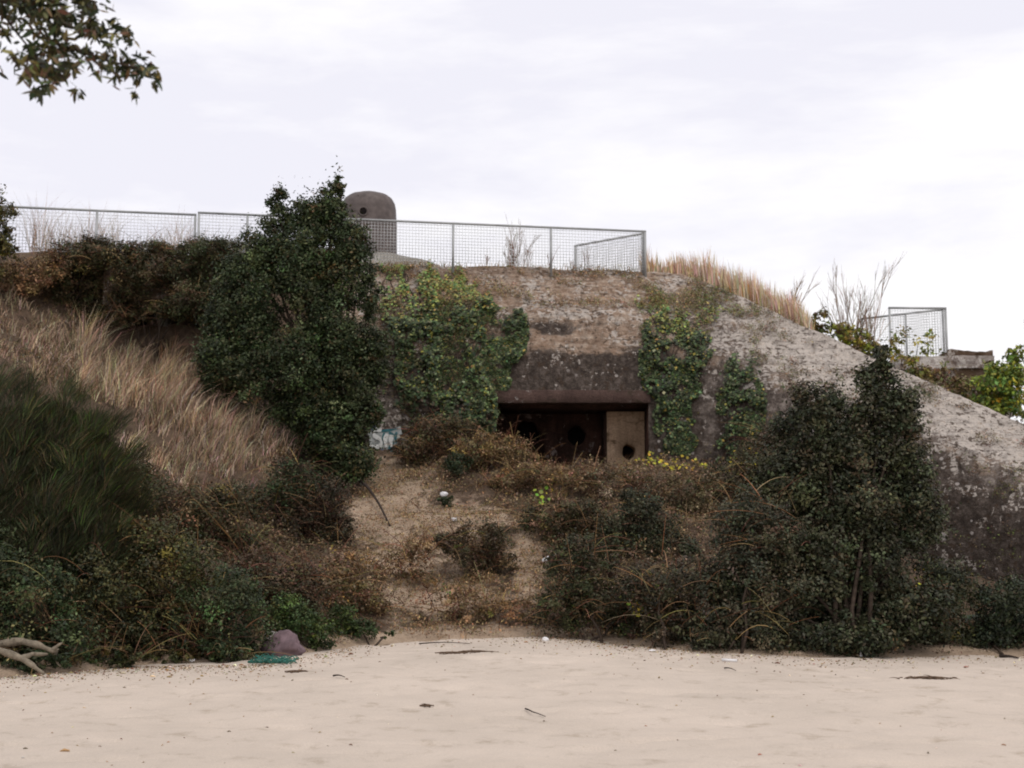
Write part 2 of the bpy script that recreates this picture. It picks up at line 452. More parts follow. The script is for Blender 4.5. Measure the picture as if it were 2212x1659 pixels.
# columns: u, then (v, Y) of ridge, middle, shoulder, lintel level, foot
COLS = [
    (700, 'f', [(572, 35.6), (640, 34.9), (720, 34.2), (740, 33.9), (880, 33.5), (1040, 33.4)]),
    (790, 'f', [(574, 35.6), (636, 34.9), (690, 34.2), (760, 33.8), (880, 33.4), (1040, 33.3)]),
    (900, 'f', [(575, 35.8), (632, 35.0), (682, 34.3), (760, 33.7), (877, 33.3), (1040, 33.2)]),
    (1072, 'f', [(576, 36.0), (632, 35.0), (682, 34.3), (760, 33.7), (877, 33.3), (1040, 33.2)]),
    (1240, 'f', [(582, 36.2), (634, 35.2), (682, 34.3), (760, 33.7), (877, 33.3), (1040, 33.2)]),
    (1400, 'f', [(589, 36.4), (638, 35.3), (686, 34.4), (762, 33.7), (877, 33.3), (1040, 33.2)]),
    (1470, 'f', [(591, 36.5), (642, 35.5), (695, 34.6), (765, 33.75), (877, 33.3), (1045, 33.2)]),
    (1550, 'w', [(618, 36.0), (664, 35.3), (715, 34.5), (765, 33.8), (880, 33.2), (1060, 33.0)]),
    (1640, 'w', [(658, 35.4), (700, 34.8), (750, 34.0), (800, 33.2), (910, 32.6), (1100, 32.3)]),
    (1720, 'w', [(694, 34.8), (737, 34.2), (785, 33.4), (832, 32.6), (935, 32.1), (1150, 31.8)]),
    (1830, 'w', [(745, 34.0), (784, 33.5), (828, 32.7), (870, 32.0), (970, 31.5), (1210, 31.2)]),
    (1940, 'w', [(796, 33.2), (832, 32.7), (872, 31.9), (912, 31.3), (1010, 30.8), (1270, 30.5)]),
    (2070, 'w', [(853, 32.2), (886, 31.7), (925, 31.0), (966, 30.4), (1060, 30.0), (1320, 29.7)]),
    (2212, 'w', [(915, 31.2), (944, 30.8), (985, 30.1), (1030, 29.5), (1120, 29.1), (1360, 28.8)]),
    (2400, 'w', [(1000, 29.8), (1026, 29.4), (1065, 28.8), (1110, 28.2), (1180, 27.8), (1400, 27.5)]),
    (2650, 'w', [(1120, 28.0), (1142, 27.7), (1170, 27.2), (1200, 26.7), (1260, 26.4), (1450, 26.2)]),
]
def col_pts(c):
    u, k, rows = c
    pts = [P(u, v, Y) for v, Y in rows]
    # straight vertical below the lintel level
    pts[5] = np.array([pts[4][0], pts[4][1] - 0.12, pts[5][2] - 0.4])
    back = pts[0] + np.array([0.5 if k == 'w' else 0, 1.4, -0.25])
    back2 = back + np.array([0.3, 1.2, -0.9])
    return [back2, back] + pts
CP = np.array([col_pts(c) for c in COLS])             # (ncol, 8, 3)
CU = np.array([c[0] for c in COLS], float)
def shell(u, r):
    """u photo column, r row parameter 0..7 (2 = ridge, 5 = shoulder, 6 = lintel level, 7 = foot)"""
    u = np.asarray(u, float); r = np.asarray(r, float)
    i = np.clip(np.searchsorted(CU, u, side='right') - 1, 0, len(CU) - 2)
    t = (u - CU[i]) / (CU[i + 1] - CU[i])
    j = np.clip(np.floor(r).astype(int), 0, 6)
    q = r - j
    t, q = t[..., None], q[..., None]
    return (CP[i, j] * (1 - t) + CP[i + 1, j] * t) * (1 - q) + (CP[i, j + 1] * (1 - t) + CP[i + 1, j + 1] * t) * q
def rough_up(V, amp, sc_, seed, octv=4):
    n = np.stack([fbm(V * sc_ + 31 * k, octv, seed + 10 * k) for k in range(3)], -1)
    return V + n * amp * np.array([0.4, 1.0, 0.7])
def patch(name, mat, parent, u0, u1, r0, r1, du=9, dr=0.10, amp=0.035, seed=1, hole=None, edge_keep=True):
    nu = max(2, int((u1 - u0) / du)); nr = max(2, int((r1 - r0) / dr))
    U, Rr = np.meshgrid(np.linspace(u0, u1, nu + 1), np.linspace(r0, r1, nr + 1), indexing='ij')
    V = shell(U, Rr)
    bul = np.zeros_like(Rr)
    V = rough_up(V, amp, 1.5, 5)
    V = V + 0.02 * np.stack([fbm(V * 6, 3, 50 + k) for k in range(3)], -1)
    idx = np.arange(V.shape[0] * V.shape[1]).reshape(V.shape[:2])
    q = np.stack([idx[:-1, :-1], idx[1:, :-1], idx[1:, 1:], idx[:-1, 1:]], -1)
    if hole is not None:
        uc = (U[:-1, :-1] + U[1:, 1:]) / 2; rc = (Rr[:-1, :-1] + Rr[1:, 1:]) / 2
        q = q[~hole(uc, rc)]
    q = q.reshape(-1, 4)
    SHELLS.append((V.reshape(-1, 3), q))
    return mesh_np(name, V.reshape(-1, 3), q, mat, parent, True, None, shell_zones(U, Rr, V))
SHELLS = []
bunker = empty("bunker", P(1240, 1000, 33.3), "weathered concrete bunker with a long low embrasure built into the sandy slope", "bunker")
OP0, OP1 = 1072.0, 1400.0
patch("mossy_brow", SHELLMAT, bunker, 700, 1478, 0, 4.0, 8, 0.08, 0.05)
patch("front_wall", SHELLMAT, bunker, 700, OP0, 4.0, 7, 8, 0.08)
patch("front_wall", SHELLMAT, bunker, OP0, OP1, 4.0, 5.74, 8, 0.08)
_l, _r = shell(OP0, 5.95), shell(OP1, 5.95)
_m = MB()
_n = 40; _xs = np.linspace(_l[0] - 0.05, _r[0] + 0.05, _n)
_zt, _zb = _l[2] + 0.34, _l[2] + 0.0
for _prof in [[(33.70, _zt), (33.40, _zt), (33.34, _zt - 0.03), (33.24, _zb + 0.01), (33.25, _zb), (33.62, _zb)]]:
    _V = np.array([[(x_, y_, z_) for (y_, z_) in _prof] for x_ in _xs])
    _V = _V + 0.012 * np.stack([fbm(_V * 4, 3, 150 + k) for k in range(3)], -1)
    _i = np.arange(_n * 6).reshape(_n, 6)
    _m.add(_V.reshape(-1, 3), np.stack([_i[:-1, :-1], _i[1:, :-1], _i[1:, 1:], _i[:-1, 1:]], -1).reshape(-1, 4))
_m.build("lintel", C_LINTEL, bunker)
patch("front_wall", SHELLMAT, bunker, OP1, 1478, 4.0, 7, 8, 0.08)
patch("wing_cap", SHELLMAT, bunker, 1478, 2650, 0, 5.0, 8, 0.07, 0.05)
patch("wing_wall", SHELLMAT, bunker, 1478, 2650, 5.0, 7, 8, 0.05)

# closed far end of the wing, beyond the frame
_e = CP[-1]; _n = len(_e)
mesh_np("wing_end", np.concatenate([_e, _e[:1] * [1, 1, 0] + [[0, 0, -1.0]]]), np.array([[_n, i + 1, i] for i in range(_n - 1)]), C_WING, bunker)

# embrasure recess
eL, eR = shell(OP0, 6.0), shell(OP1, 6.0)
y0 = 33.34; x0, x1 = eL[0], eR[0]; zt = (eL[2] + eR[2]) / 2; zb = 3.1
rec = MB()
yb = 35.6
def quad(m, a, b, c, d): m.add([a, b, c, d], [(0, 1, 2, 3)])
# ceiling, side walls (thick boxes)
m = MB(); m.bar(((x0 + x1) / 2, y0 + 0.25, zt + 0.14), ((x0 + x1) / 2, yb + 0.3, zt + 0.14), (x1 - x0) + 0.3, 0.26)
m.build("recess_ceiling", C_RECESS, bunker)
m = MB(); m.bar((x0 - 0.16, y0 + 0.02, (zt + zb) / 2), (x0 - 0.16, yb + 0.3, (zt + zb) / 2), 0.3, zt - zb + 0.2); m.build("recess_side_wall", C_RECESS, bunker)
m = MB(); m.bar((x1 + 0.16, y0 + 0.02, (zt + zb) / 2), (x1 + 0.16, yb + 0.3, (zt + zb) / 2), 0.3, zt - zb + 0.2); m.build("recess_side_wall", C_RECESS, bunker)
def holed_wall(xa, xb, za, zb_, y, holes, mat, name, depth=0.7, th=0.25):
    """wall of vertical strips, each with one elliptical hole (cx, cz, rx, rz) or none"""
    m = MB(); dk = MB()
    edges = [xa] + [(holes[i][0] + holes[i + 1][0]) / 2 for i in range(len(holes) - 1)] + [xb]
    for k, (cx, cz, rx, rz) in enumerate(holes):
        xl, xr = edges[k], edges[k + 1]
        n = 40
        a = np.linspace(0, 2 * np.pi, n, endpoint=False) + 0.02
        jr = 1 + 0.10 * fbm(np.stack([2 * np.cos(a), 2 * np.sin(a), 0 * a + cx], -1), 3, 6)
        ring = np.stack([cx + rx * jr * np.cos(a), np.full(n, y), cz + rz * jr * np.sin(a)], -1)
        dx, dz = np.cos(a), np.sin(a)
        tt = np.minimum(np.where(dx > 0, (xr - cx) / np.maximum(dx, 1e-6), (xl - cx) / np.minimum(dx, -1e-6)),
                        np.where(dz > 0, (zb_ - cz) / np.maximum(dz, 1e-6), (za - cz) / np.minimum(dz, -1e-6)))
        outer = np.stack([cx + dx * tt, np.full(n, y), cz + dz * tt], -1)
        for cxr, czr in ((xl, za), (xl, zb_), (xr, za), (xr, zb_)):   # snap the corners
            i = np.argmin((outer[:, 0] - cxr) ** 2 + (outer[:, 2] - czr) ** 2)
            outer[i] = (cxr, y, czr)
        inner = ring + np.array([0, depth, 0])
        V = np.concatenate([outer, ring, inner])
        i = np.arange(n); j = (i + 1) % n
        m.add(V, np.concatenate([np.stack([i, j, n + j, n + i], -1), np.stack([n + i, n + j, 2 * n + j, 2 * n + i], -1)]))
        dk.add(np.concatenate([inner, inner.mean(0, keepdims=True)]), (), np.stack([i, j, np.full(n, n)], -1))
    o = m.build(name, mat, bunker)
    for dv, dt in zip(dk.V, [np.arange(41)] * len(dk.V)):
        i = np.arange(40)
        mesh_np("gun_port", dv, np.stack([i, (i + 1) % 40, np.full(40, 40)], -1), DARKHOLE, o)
    return o
def wx(u, Y): return P(u, 940, Y)[0]
def wz(v, Y): return P(1200, v, Y)[2]
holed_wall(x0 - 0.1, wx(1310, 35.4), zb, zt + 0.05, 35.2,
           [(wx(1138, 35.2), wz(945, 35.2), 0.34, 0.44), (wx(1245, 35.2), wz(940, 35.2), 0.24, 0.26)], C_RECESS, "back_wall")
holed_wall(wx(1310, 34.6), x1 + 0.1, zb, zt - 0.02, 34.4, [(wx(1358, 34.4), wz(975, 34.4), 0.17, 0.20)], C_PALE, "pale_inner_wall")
m = MB(); m.bar((wx(1310, 34.5) - 0.02, 34.42, (zt + zb) / 2), (wx(1310, 34.5) - 0.02, 35.3, (zt + zb) / 2), 0.10, zt - zb - 0.1); m.build("jamb", C_RECESS, bunker)
m = MB(); m.bar((wx(1190, 35.0), 35.0, zb), (wx(1190, 35.0), 35.0, zb + 1.75), 0.32, 0.3); m.build("pillar", C_RECESS, bunker)
m = MB(); m.bar((wx(1190, 35), 34.2, 3.72), (wx(1360, 35), 34.2, 3.72), 0.8, 0.3); m.build("sill_slab", C_COLLAR, bunker)

# graffiti on the flank left of the embrasure
def wallpt(u, v, off=0.05):
    lo, hi = 4.0, 7.0
    for _ in range(30):
        mid = (lo + hi) / 2
        p = shell(np.array(u), np.array(mid)); _, vv = proj(p)
        if vv < v: lo = mid
        else: hi = mid
    p = shell(np.array(float(u)), np.array(lo)).copy()
    p[1] -= off
    return p
def strokes(name, mat, lines, wd, off, parent):
    m = MB()
    for ln in lines:
        ln = np.array(ln, float)
        t = np.linspace(0, len(ln) - 1, 6 * len(ln))
        uu = np.interp(t, np.arange(len(ln)), ln[:, 0]); vv = np.interp(t, np.arange(len(ln)), ln[:, 1])
        d = np.stack([np.gradient(uu), np.gradient(vv)], -1); d /= np.linalg.norm(d, axis=1, keepdims=True) + 1e-6
        nn = np.stack([-d[:, 1], d[:, 0]], -1)
        wv = wd / 2 * (0.8 + 0.3 * np.sin(t * 2.3))
        A = [wallpt(a, b, off) for a, b in zip(uu + nn[:, 0] * wv, vv + nn[:, 1] * wv)]
        B = [wallpt(a, b, off) for a, b in zip(uu - nn[:, 0] * wv, vv - nn[:, 1] * wv)]
        n = len(A); i = np.arange(n - 1)
        m.add(A + B, np.stack([i, i + 1, n + i + 1, n + i], -1))
    return m.build(name, mat, parent)
G_BG = flat_mat("faded_white_paint", (0.42, 0.45, 0.44), 0.8, 0.2, 0, 0.35, 9)
G_W = flat_mat("white_spray_paint", (0.72, 0.74, 0.72), 0.7, 0.2, 0, 0.12, 9)
G_T = flat_mat("teal_spray_paint", (0.05, 0.16, 0.18), 0.7, 0.2, 0, 0.35, 14)
G_B = flat_mat("blue_spray_paint", (0.10, 0.13, 0.25), 0.7, 0.2, 0, 0.35, 14)
gr = strokes("graffiti", G_BG, [[(790, 925), (812, 936), (840, 935), (868, 930)], [(800, 950), (830, 950), (866, 942)], [(805, 965), (830, 966), (858, 955)], [(812, 980), (840, 978)],
                                [(700, 900), (716, 915), (730, 928)], [(705, 940), (730, 955), (752, 950)]], 19, 0.075, bunker)
for ln_ in [[(826, 930), (815, 928), (808, 934), (811, 942), (822, 948), (827, 957), (822, 965), (811, 966), (802, 961)],
                              [(838, 938), (834, 950), (836, 967)], [(848, 940), (846, 952), (848, 966)], [(716, 905), (728, 920), (738, 926)]]:
    strokes('white_letter', G_W, [ln_], 9, 0.095, gr)
for ln_ in [[(825, 932), (845, 929), (862, 926)], [(832, 936), (830, 948), (832, 960)], [(842, 934), (852, 942), (842, 948), (852, 956), (842, 970)], [(858, 934), (856, 946), (858, 958)], [(820, 976), (838, 981), (850, 975)]]:
    strokes('teal_stroke', G_T, [ln_], 6, 0.085, gr)
for ln_ in [[(796, 918), (806, 910), (816, 918), (808, 926), (800, 924)], [(690, 890), (700, 886), (708, 894)], [(826, 972), (836, 984), (846, 984)]]:
    strokes('blue_scribble', G_B, [ln_], 7, 0.09, gr)

# dome collar (concrete ramp under the armoured dome)
dome_c = P(795, 535, 39.5)
m = MB()
rr = np.array([0.98, 1.05, 1.45, 2.6]); zz = np.array([0.0, -0.04, -0.22, -0.95])
n = 40; a = np.linspace(0, 2 * np.pi, n, endpoint=False)
V = np.concatenate([np.stack([dome_c[0] + r_ * np.cos(a) * (1 + 0.35 * (np.cos(a) > 0) * (r_ > 1.2)), dome_c[1] + r_ * np.sin(a) * 0.8, np.full(n, dome_c[2] - 0.27 + z_)], -1) for r_, z_ in zip(rr, zz)] + [[dome_c + [0, 0, -0.27]]])
i = np.arange(n); j = (i + 1) % n
m.add(V, np.concatenate([np.stack([k * n + j, k * n + i, (k + 1) * n + i, (k + 1) * n + j], -1) for k in range(3)]), np.stack([i, j, np.full(n, 4 * n)], -1))
m.build("dome_collar", C_COLLAR, bunker, True)

# armoured dome
dome = empty("armoured_dome", dome_c, "rounded rusty steel observation dome standing on the bunker roof behind the railing", "observation dome")
H = P(795, 418, 39.5)[2] - dome_c[2]
prof = [(0.86, -0.5), (0.84, 0.5), (0.82, 1.0), (0.81, H - 0.48), (0.78, H - 0.33), (0.71, H - 0.19), (0.58, H - 0.09), (0.40, H - 0.03), (0.2, H - 0.005), (0.0, H)]
prof = np.array(prof)
n = 64; a = np.linspace(0, 2 * np.pi, n, endpoint=False)
V = np.stack([dome_c[0] + prof[:, None, 0] * np.cos(a), dome_c[1] + prof[:, None, 0] * np.sin(a), dome_c[2] + prof[:, None, 1] + 0 * a], -1).reshape(-1, 3)
V = V + 0.006 * np.stack([fbm(V * 5, 3, 70 + k) for k in range(3)], -1)
i = np.arange(n); j = (i + 1) % n
Q = np.concatenate([np.stack([k * n + i, k * n + j, (k + 1) * n + j, (k + 1) * n + i], -1) for k in range(len(prof) - 1)])
mesh_np("steel_shell", V, Q, RUST, dome, True)
hp = P(785, 457, 39.5 - 0.795)
m = MB(); th = np.linspace(0, 2 * np.pi, 20, endpoint=False)
ringo = np.stack([hp[0] + 0.15 * np.cos(th), np.full(20, hp[1] - 0.06), hp[2] + 0.15 * np.sin(th)], -1)
ringi = ringo + 0; ringi[:, 0] = hp[0] + 0.105 * np.cos(th); ringi[:, 2] = hp[2] + 0.105 * np.sin(th)
deep = ringi + [0, 0.12, 0]; ob = ringo + [0, 0.14, 0]
i = np.arange(20); j = (i + 1) % 20
m.add(np.concatenate([ob, ringo, ringi, deep]), np.concatenate([np.stack([k * 20 + i, k * 20 + j, (k + 1) * 20 + j, (k + 1) * 20 + i], -1) for k in range(3)]))
pr = m.build("port_rim", RUST, dome)
m = MB(); m.add(np.concatenate([ringi + [0, 0.012, 0], (ringi + [0, 0.012, 0]).mean(0, keepdims=True)]), (), np.stack([i, j, np.full(20, 20)], -1)); m.build("sight_hole", DARKHOLE, pr)

# ------------------------------------------------------------------ terrain
def sand_z(x, y):
    q = np.clip((y - 13) / 9, 0, 1); q = q * q * (3 - 2 * q)
    return 0.26 * np.exp(-((x + 0.3) / 4.2) ** 2) * q
CT = []
for u, v, Y in [
    (-300, 1480, 18.2), (0, 1460, 18.9), (300, 1440, 20.5), (550, 1432, 20.8), (860, 1378, 23.7), (1050, 1374, 23.9), (1200, 1375, 24.1), (1500, 1402, 22.5), (1800, 1422, 22.3), (2000, 1412, 23.2), (2212, 1410, 23.6), (2500, 1410, 23.6),
    (1050, 1290, 25.6), (1050, 1200, 27.5), (1050, 1100, 29.5), (1000, 1000, 31.8), (1000, 970, 32.9), (1100, 985, 32.7), (1150, 1000, 32.4), (1350, 1005, 32.4), (1240, 1000, 33.6), (1100, 990, 33.6), (1380, 1005, 33.6), (1240, 1080, 30.2), (1250, 1200, 27.5), (1250, 1300, 25.5),
    (850, 1000, 32.5), (830, 985, 33.0), (800, 1100, 29.5), (800, 1250, 26.3), (860, 1180, 27.9),
    (700, 1010, 32.0), (600, 930, 31.5), (600, 1050, 29.0), (600, 1200, 25.5), (600, 1320, 23.0),
    (500, 830, 32.6), (430, 760, 34.0), (430, 900, 31.0), (430, 1050, 27.5), (430, 1200, 24.5), (430, 1340, 22.0),
    (300, 740, 34.2), (360, 750, 34.2), (200, 680, 34.5), (200, 800, 31.0), (200, 950, 27.5), (200, 1150, 23.6), (200, 1300, 21.6),
    (0, 630, 33.3), (0, 750, 30.4), (0, 900, 27.0), (0, 1100, 23.0), (0, 1300, 20.4),
    (-300, 640, 33.0), (-300, 900, 26.5), (-300, 1200, 21.0),
    (0, 560, 35.0), (200, 575, 35.2), (400, 590, 35.2), 
    (1400, 995, 32.5), (1400, 1150, 28.0), (1400, 1280, 25.0), (1600, 1060, 31.8), (1600, 1200, 27.8), (1600, 1320, 24.5),
    (1850, 1180, 30.8), (1850, 1300, 26.0), (2100, 1262, 29.5), (2100, 1340, 26.2), (2212, 1275, 28.9), (2212, 1350, 26.0), (2500, 1290, 27.2), (2500, 1350, 25.5)]:
    CT.append(P(u, v, Y))
for x, y, z in [(-18, 38, 9.3), (-10, 38, 9.3), (-6, 37, 9.2), (-2, 38.2, 9.15), (1, 38.2, 9.2), (3.5, 38.5, 9.15), (-18, 50, 9.3), (-6, 50, 9.3), (2, 50, 9.3),
                (-18, 62, 9.2), (-4, 62, 9.2), (4, 62, 8.8), (5.2, 38.2, 8.45), (6.5, 37.2, 7.5), (8.2, 36.2, 6.45), (9.6, 35.0, 5.4), (11.2, 33.6, 4.1), (13, 32, 2.9),
                (7.5, 43, 7.0), (11, 42, 6.0), (13.5, 40, 4.0), (16, 40, 2.2), (18, 36, 1.5), (10, 50, 6.2), (14, 50, 3.5), (18, 50, 2.0), (10, 62, 5), (18, 62, 2), (18, 28, 0.6)]:
    CT.append(np.array([x, y, z]))
for u, v, Y in [(-300, 1480, 18.2), (0, 1460, 18.9), (300, 1440, 20.5), (550, 1432, 20.8), (860, 1378, 23.7), (1200, 1375, 24.1), (1500, 1402, 22.5), (1800, 1422, 22.3), (2212, 1410, 23.6)]:
    p = P(u, v, Y); CT.append(np.array([p[0], p[1] - 2.0, p[2] - 0.75]))
    CT.append(np.array([p[0], p[1] - 6.0, -1.6]))
for x in (-18, -10, 0, 10, 18): CT.append(np.array([x, 6, -1.8]))
CT = np.array(CT)
def tps_fit(pts):
    X, z = pts[:, :2], pts[:, 2]; n = len(X)
    d = np.linalg.norm(X[:, None] - X[None], axis=-1)
    K = np.where(d > 0, d * d * np.log(d + 1e-9), 0) + np.eye(n) * 0.03
    A = np.zeros((n + 3, n + 3)); A[:n, :n] = K; A[:n, n] = 1; A[:n, n + 1:] = X; A[n, :n] = 1; A[n + 1:, :n] = X.T
    s = np.linalg.solve(A, np.concatenate([z, [0, 0, 0]]))
    return X, s
TX, TS = tps_fit(CT)
def ter_z(x, y, detail=True):
    x = np.asarray(x, float); y = np.asarray(y, float)
    xs = np.clip(x, -18, 18); ys = np.clip(y, 6, 62)
    z = TS[-3] + TS[-2] * xs + TS[-1] * ys
    for k in range(len(TX)):
        d2 = (xs - TX[k, 0]) ** 2 + (ys - TX[k, 1]) ** 2
        z = z + TS[k] * 0.5 * d2 * np.log(d2 + 1e-12)
    far = np.clip((y - 62) / 60, 0, 1)
    z = z * (1 - far) + 0.3 * far
    if detail:
        p = np.stack([x, y, 0 * x], -1)
        amp = np.clip((z - sand_z(x, y)) / 0.6, 0, 1) * np.clip((8.9 - z) / 0.8 + 0.25, 0.25, 1)
        z = z + amp * (0.13 * fbm(p * 0.9, 4, 3) + 0.05 * fbm(p * 3.3, 4, 8) - 0.06 * np.abs(fbm(p * np.array([2.2, 0.9, 1]), 3, 61)))
    return z
gx = np.concatenate([np.linspace(-150, -18.5, 18), np.linspace(-18, 18, 300), np.linspace(18.5, 150, 18)])
gy = np.concatenate([np.linspace(10, 16.9, 10), np.linspace(17, 40, 230), np.linspace(40.3, 62, 40), np.linspace(64, 300, 20)])
GX, GY = np.meshgrid(gx, gy, indexing='ij')
GZ = ter_z(GX, GY)
V = np.stack([GX, GY, GZ], -1)
idx = np.arange(GX.size).reshape(GX.shape)
Q = np.stack([idx[:-1, :-1], idx[1:, :-1], idx[1:, 1:], idx[:-1, 1:]], -1)
# the hole where the bunker stands
FRX = CP[:, 6, 0]; FRY = CP[:, 6, 1]; BKX = CP[:, 1, 0]; BKY = CP[:, 1, 1]
cx_ = (GX[:-1, :-1] + GX[1:, 1:]) / 2; cy_ = (GY[:-1, :-1] + GY[1:, 1:]) / 2
ins = (cx_ > FRX[0] + 0.1) & (cx_ < 16) & (cy_ > np.interp(cx_, FRX, FRY) + 0.18) & (cy_ < np.interp(cx_, BKX, BKY) - 0.15)
shx0, shx1 = P(228, 690, 34.2)[0], P(464, 690, 34.2)[0]
ins |= (cx_ > shx0) & (cx_ < shx1) & (cy_ > 34.5) & (cy_ < 36.35)
ins |= (cx_ > x0 - 0.1) & (cx_ < x1 + 0.1) & (cy_ > 33.5) & (cy_ < 36.9)
Q = Q[~ins].reshape(-1, 4)
# how sandy the soil is: bare sand on the middle slope, brown humus elsewhere
pu, pv = proj(V)
def blob2(u, v, cu, cv, ru, rv): return np.exp(-(((u - cu) / ru) ** 2 + ((v - cv) / rv) ** 2))
sandy = np.maximum.reduce([blob2(pu, pv, 850, 1120, 100, 80), blob2(pu, pv, 960, 1290, 150, 60) * 0.9, blob2(pu, pv, 1140, 1210, 40, 90), blob2(pu, pv, 860, 1040, 90, 50), blob2(pu, pv, 870, 1210, 90, 60) * 0.9, blob2(pu, pv, 1000, 1120, 110, 40) * 0.8])
sandy = np.maximum(sandy, np.clip(1.1 - (GZ - sand_z(GX, GY)) / 0.28, 0, 1) * 0.9)
sandy = np.where(GY > 60, 0.2, sandy)
m_, nt_, b_ = new_mat("dune_soil", 0.95, 0.1)
at = nt_.nodes.new("ShaderNodeAttribute"); at.attribute_name = "sandy"
nn = noise(nt_, 2.2, 8, 0.7)
nf = noise(nt_, 30, 5, 0.75)
rr_ = ramp(nt_, [(0.3, (0.045, 0.032, 0.022)), (0.7, (0.20, 0.14, 0.10))]); nt_.links.new(nn.outputs['Fac'], rr_.inputs[0])
rs_ = ramp(nt_, [(0.3, (0.34, 0.25, 0.175)), (0.7, (0.52, 0.40, 0.295))]); nt_.links.new(nn.outputs['Fac'], rs_.inputs[0])
ma = nt_.nodes.new("ShaderNodeMath"); ma.operation = 'MULTIPLY_ADD'; nt_.links.new(nn.outputs['Fac'], ma.inputs[0]); ma.inputs[1].default_value = 1.6; sb = nt_.nodes.new('ShaderNodeMath'); sb.operation = 'SUBTRACT'; nt_.links.new(at.outputs['Fac'], sb.inputs[0]); sb.inputs[1].default_value = 0.42; nt_.links.new(sb.outputs[0], ma.inputs[2])
rk = ramp(nt_, [(0.66, (0.0,)), (0.95, (1.0,))]); nt_.links.new(ma.outputs[0], rk.inputs[0])
cc = mix(nt_, rk.outputs[0], rr_.outputs[0], rs_.outputs[0])
rf_ = ramp(nt_, [(0.3, (0.7,)), (0.7, (1.25,))]); nt_.links.new(nf.outputs['Fac'], rf_.inputs[0])
cc = mix(nt_, 1.0, cc, rf_.outputs[0], 'MULTIPLY')
nt_.links.new(cc, b_.inputs['Base Color']); bump(nt_, b_, nf.outputs['Fac'], 0.9, 0.05)
dune = mesh_np("dune_slope", V.reshape(-1, 3), Q, m_, None, True, None, {"sandy": sandy.ravel()})
tag(dune, kind="structure")
TV, TQ = V.reshape(-1, 3), Q
BVH_T = BVHTree.FromPolygons([tuple(p) for p in TV.tolist()], [tuple(q) for q in TQ.tolist()])

# sand beach
sx_ = np.concatenate([[-400, -150, -60, -30], np.linspace(-16, 16, 330), [30, 60, 150, 400]])
sy_ = np.concatenate([[-200, -60, -10], np.linspace(2, 8, 30), np.linspace(8.05, 27, 360), [30, 45, 80, 160, 500]])
SX, SY = np.meshgrid(sx_, sy_, indexing='ij')
SZ = sand_z(SX, SY)
pp = np.stack([SX, SY, 0 * SX], -1)
near = np.clip((28 - SY) / 3, 0, 1) * np.clip((SY) / 2, 0, 1)
foot = vnoise(pp * np.array([2.8, 3.6, 1]), 90)
SZ = SZ + near * (0.022 * fbm(pp * np.array([0.5, 0.8, 1]), 4, 21) + 0.010 * fbm(pp * 3, 3, 23) - 0.085 * np.clip(foot - 0.40, 0, 1)) - (SY > 28) * 0.6
ms, ns, bs = new_mat("beach_sand", 0.95, 0.12)
a1 = noise(ns, 0.5, 5, 0.6, (1, 0.8, 1)); a2 = noise(ns, 2.4, 7, 0.72, (1, 0.8, 1)); a3 = noise(ns, 60, 4, 0.7)
r1 = ramp(ns, [(0.3, (0.475, 0.408, 0.343)), (0.7, (0.555, 0.475, 0.402))]); ns.links.new(a1.outputs['Fac'], r1.inputs[0])
r2 = ramp(ns, [(0.33, (0.78, 0.76, 0.72)), (0.45, (1.0, 1.0, 1.0)), (0.75, (1.05, 1.04, 1.03))]); ns.links.new(a2.outputs['Fac'], r2.inputs[0])
r3 = ramp(ns, [(0.3, (0.88,)), (0.7, (1.1,))]); ns.links.new(a3.outputs['Fac'], r3.inputs[0])
c_ = mix(ns, 1.0, r1.outputs[0], r2.outputs[0], 'MULTIPLY'); c_ = mix(ns, 1.0, c_, r3.outputs[0], 'MULTIPLY')
ns.links.new(c_, bs.inputs['Base Color']); bump(ns, bs, a3.outputs['Fac'], 0.4, 0.01)
SV = np.stack([SX, SY, SZ], -1)
idx = np.arange(SX.size).reshape(SX.shape)
SQ = np.stack([idx[:-1, :-1], idx[1:, :-1], idx[1:, 1:], idx[:-1, 1:]], -1).reshape(-1, 4)
tag(mesh_np("beach_sand", SV.reshape(-1, 3), SQ, ms, None, True), kind="structure")
BVH_S = BVHTree.FromPolygons([tuple(p) for p in SV.reshape(-1, 3).tolist()], [tuple(q) for q in SQ.tolist()])
allv, allf, off = [], [], 0
for Vv, Qq in SHELLS:
    allv += Vv.tolist(); allf += (Qq + off).tolist(); off += len(Vv)
BVH_B = BVHTree.FromPolygons(allv, allf)
def G(u, v):
    """first ground met by the ray (slope or beach)"""
    best = None
    for b in (BVH_T, BVH_S):
        h, n = ray(b, u, v)
        if h is not None and (best is None or h.y < best.y): best = h
    return np.array(best) if best is not None else P(u, v, 38)
def ground_at(x, y):
    zs = []
    for b in (BVH_T, BVH_S):
        h = b.ray_cast(Vector((x, y, 60)), Vector((0, 0, -1)))
        if h[0] is not None: zs.append(h[0].z)
    return max(zs) if zs else 0.0

# left part of the bunker: slab and dark slot beneath the brambles
lb = empty("concrete_shelter", P(330, 740, 35.0), "low concrete shelter with a dark slot, half hidden under the brambles", "bunker")
pa, pb = P(222, 690, 34.2), P(470, 690, 34.2)
m = MB(); m.bar((pa[0], 35.3, 8.55), (pb[0], 35.3, 8.55), 2.3, 1.0); m.build("roof_slab", C_BROW, lb)
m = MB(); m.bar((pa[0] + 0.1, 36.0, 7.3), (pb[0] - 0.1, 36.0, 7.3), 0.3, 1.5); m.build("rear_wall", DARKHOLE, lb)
for uu, wd_ in ((260, 0.5), (345, 0.35), (405, 0.3)):
    q_ = P(uu, 700, 34.4); m = MB(); m.bar((q_[0], 34.6, 6.4), (q_[0], 34.6, 8.04), wd_, 0.3); m.build("pier", C_FACE if uu != 345 else C_COLLAR, lb)

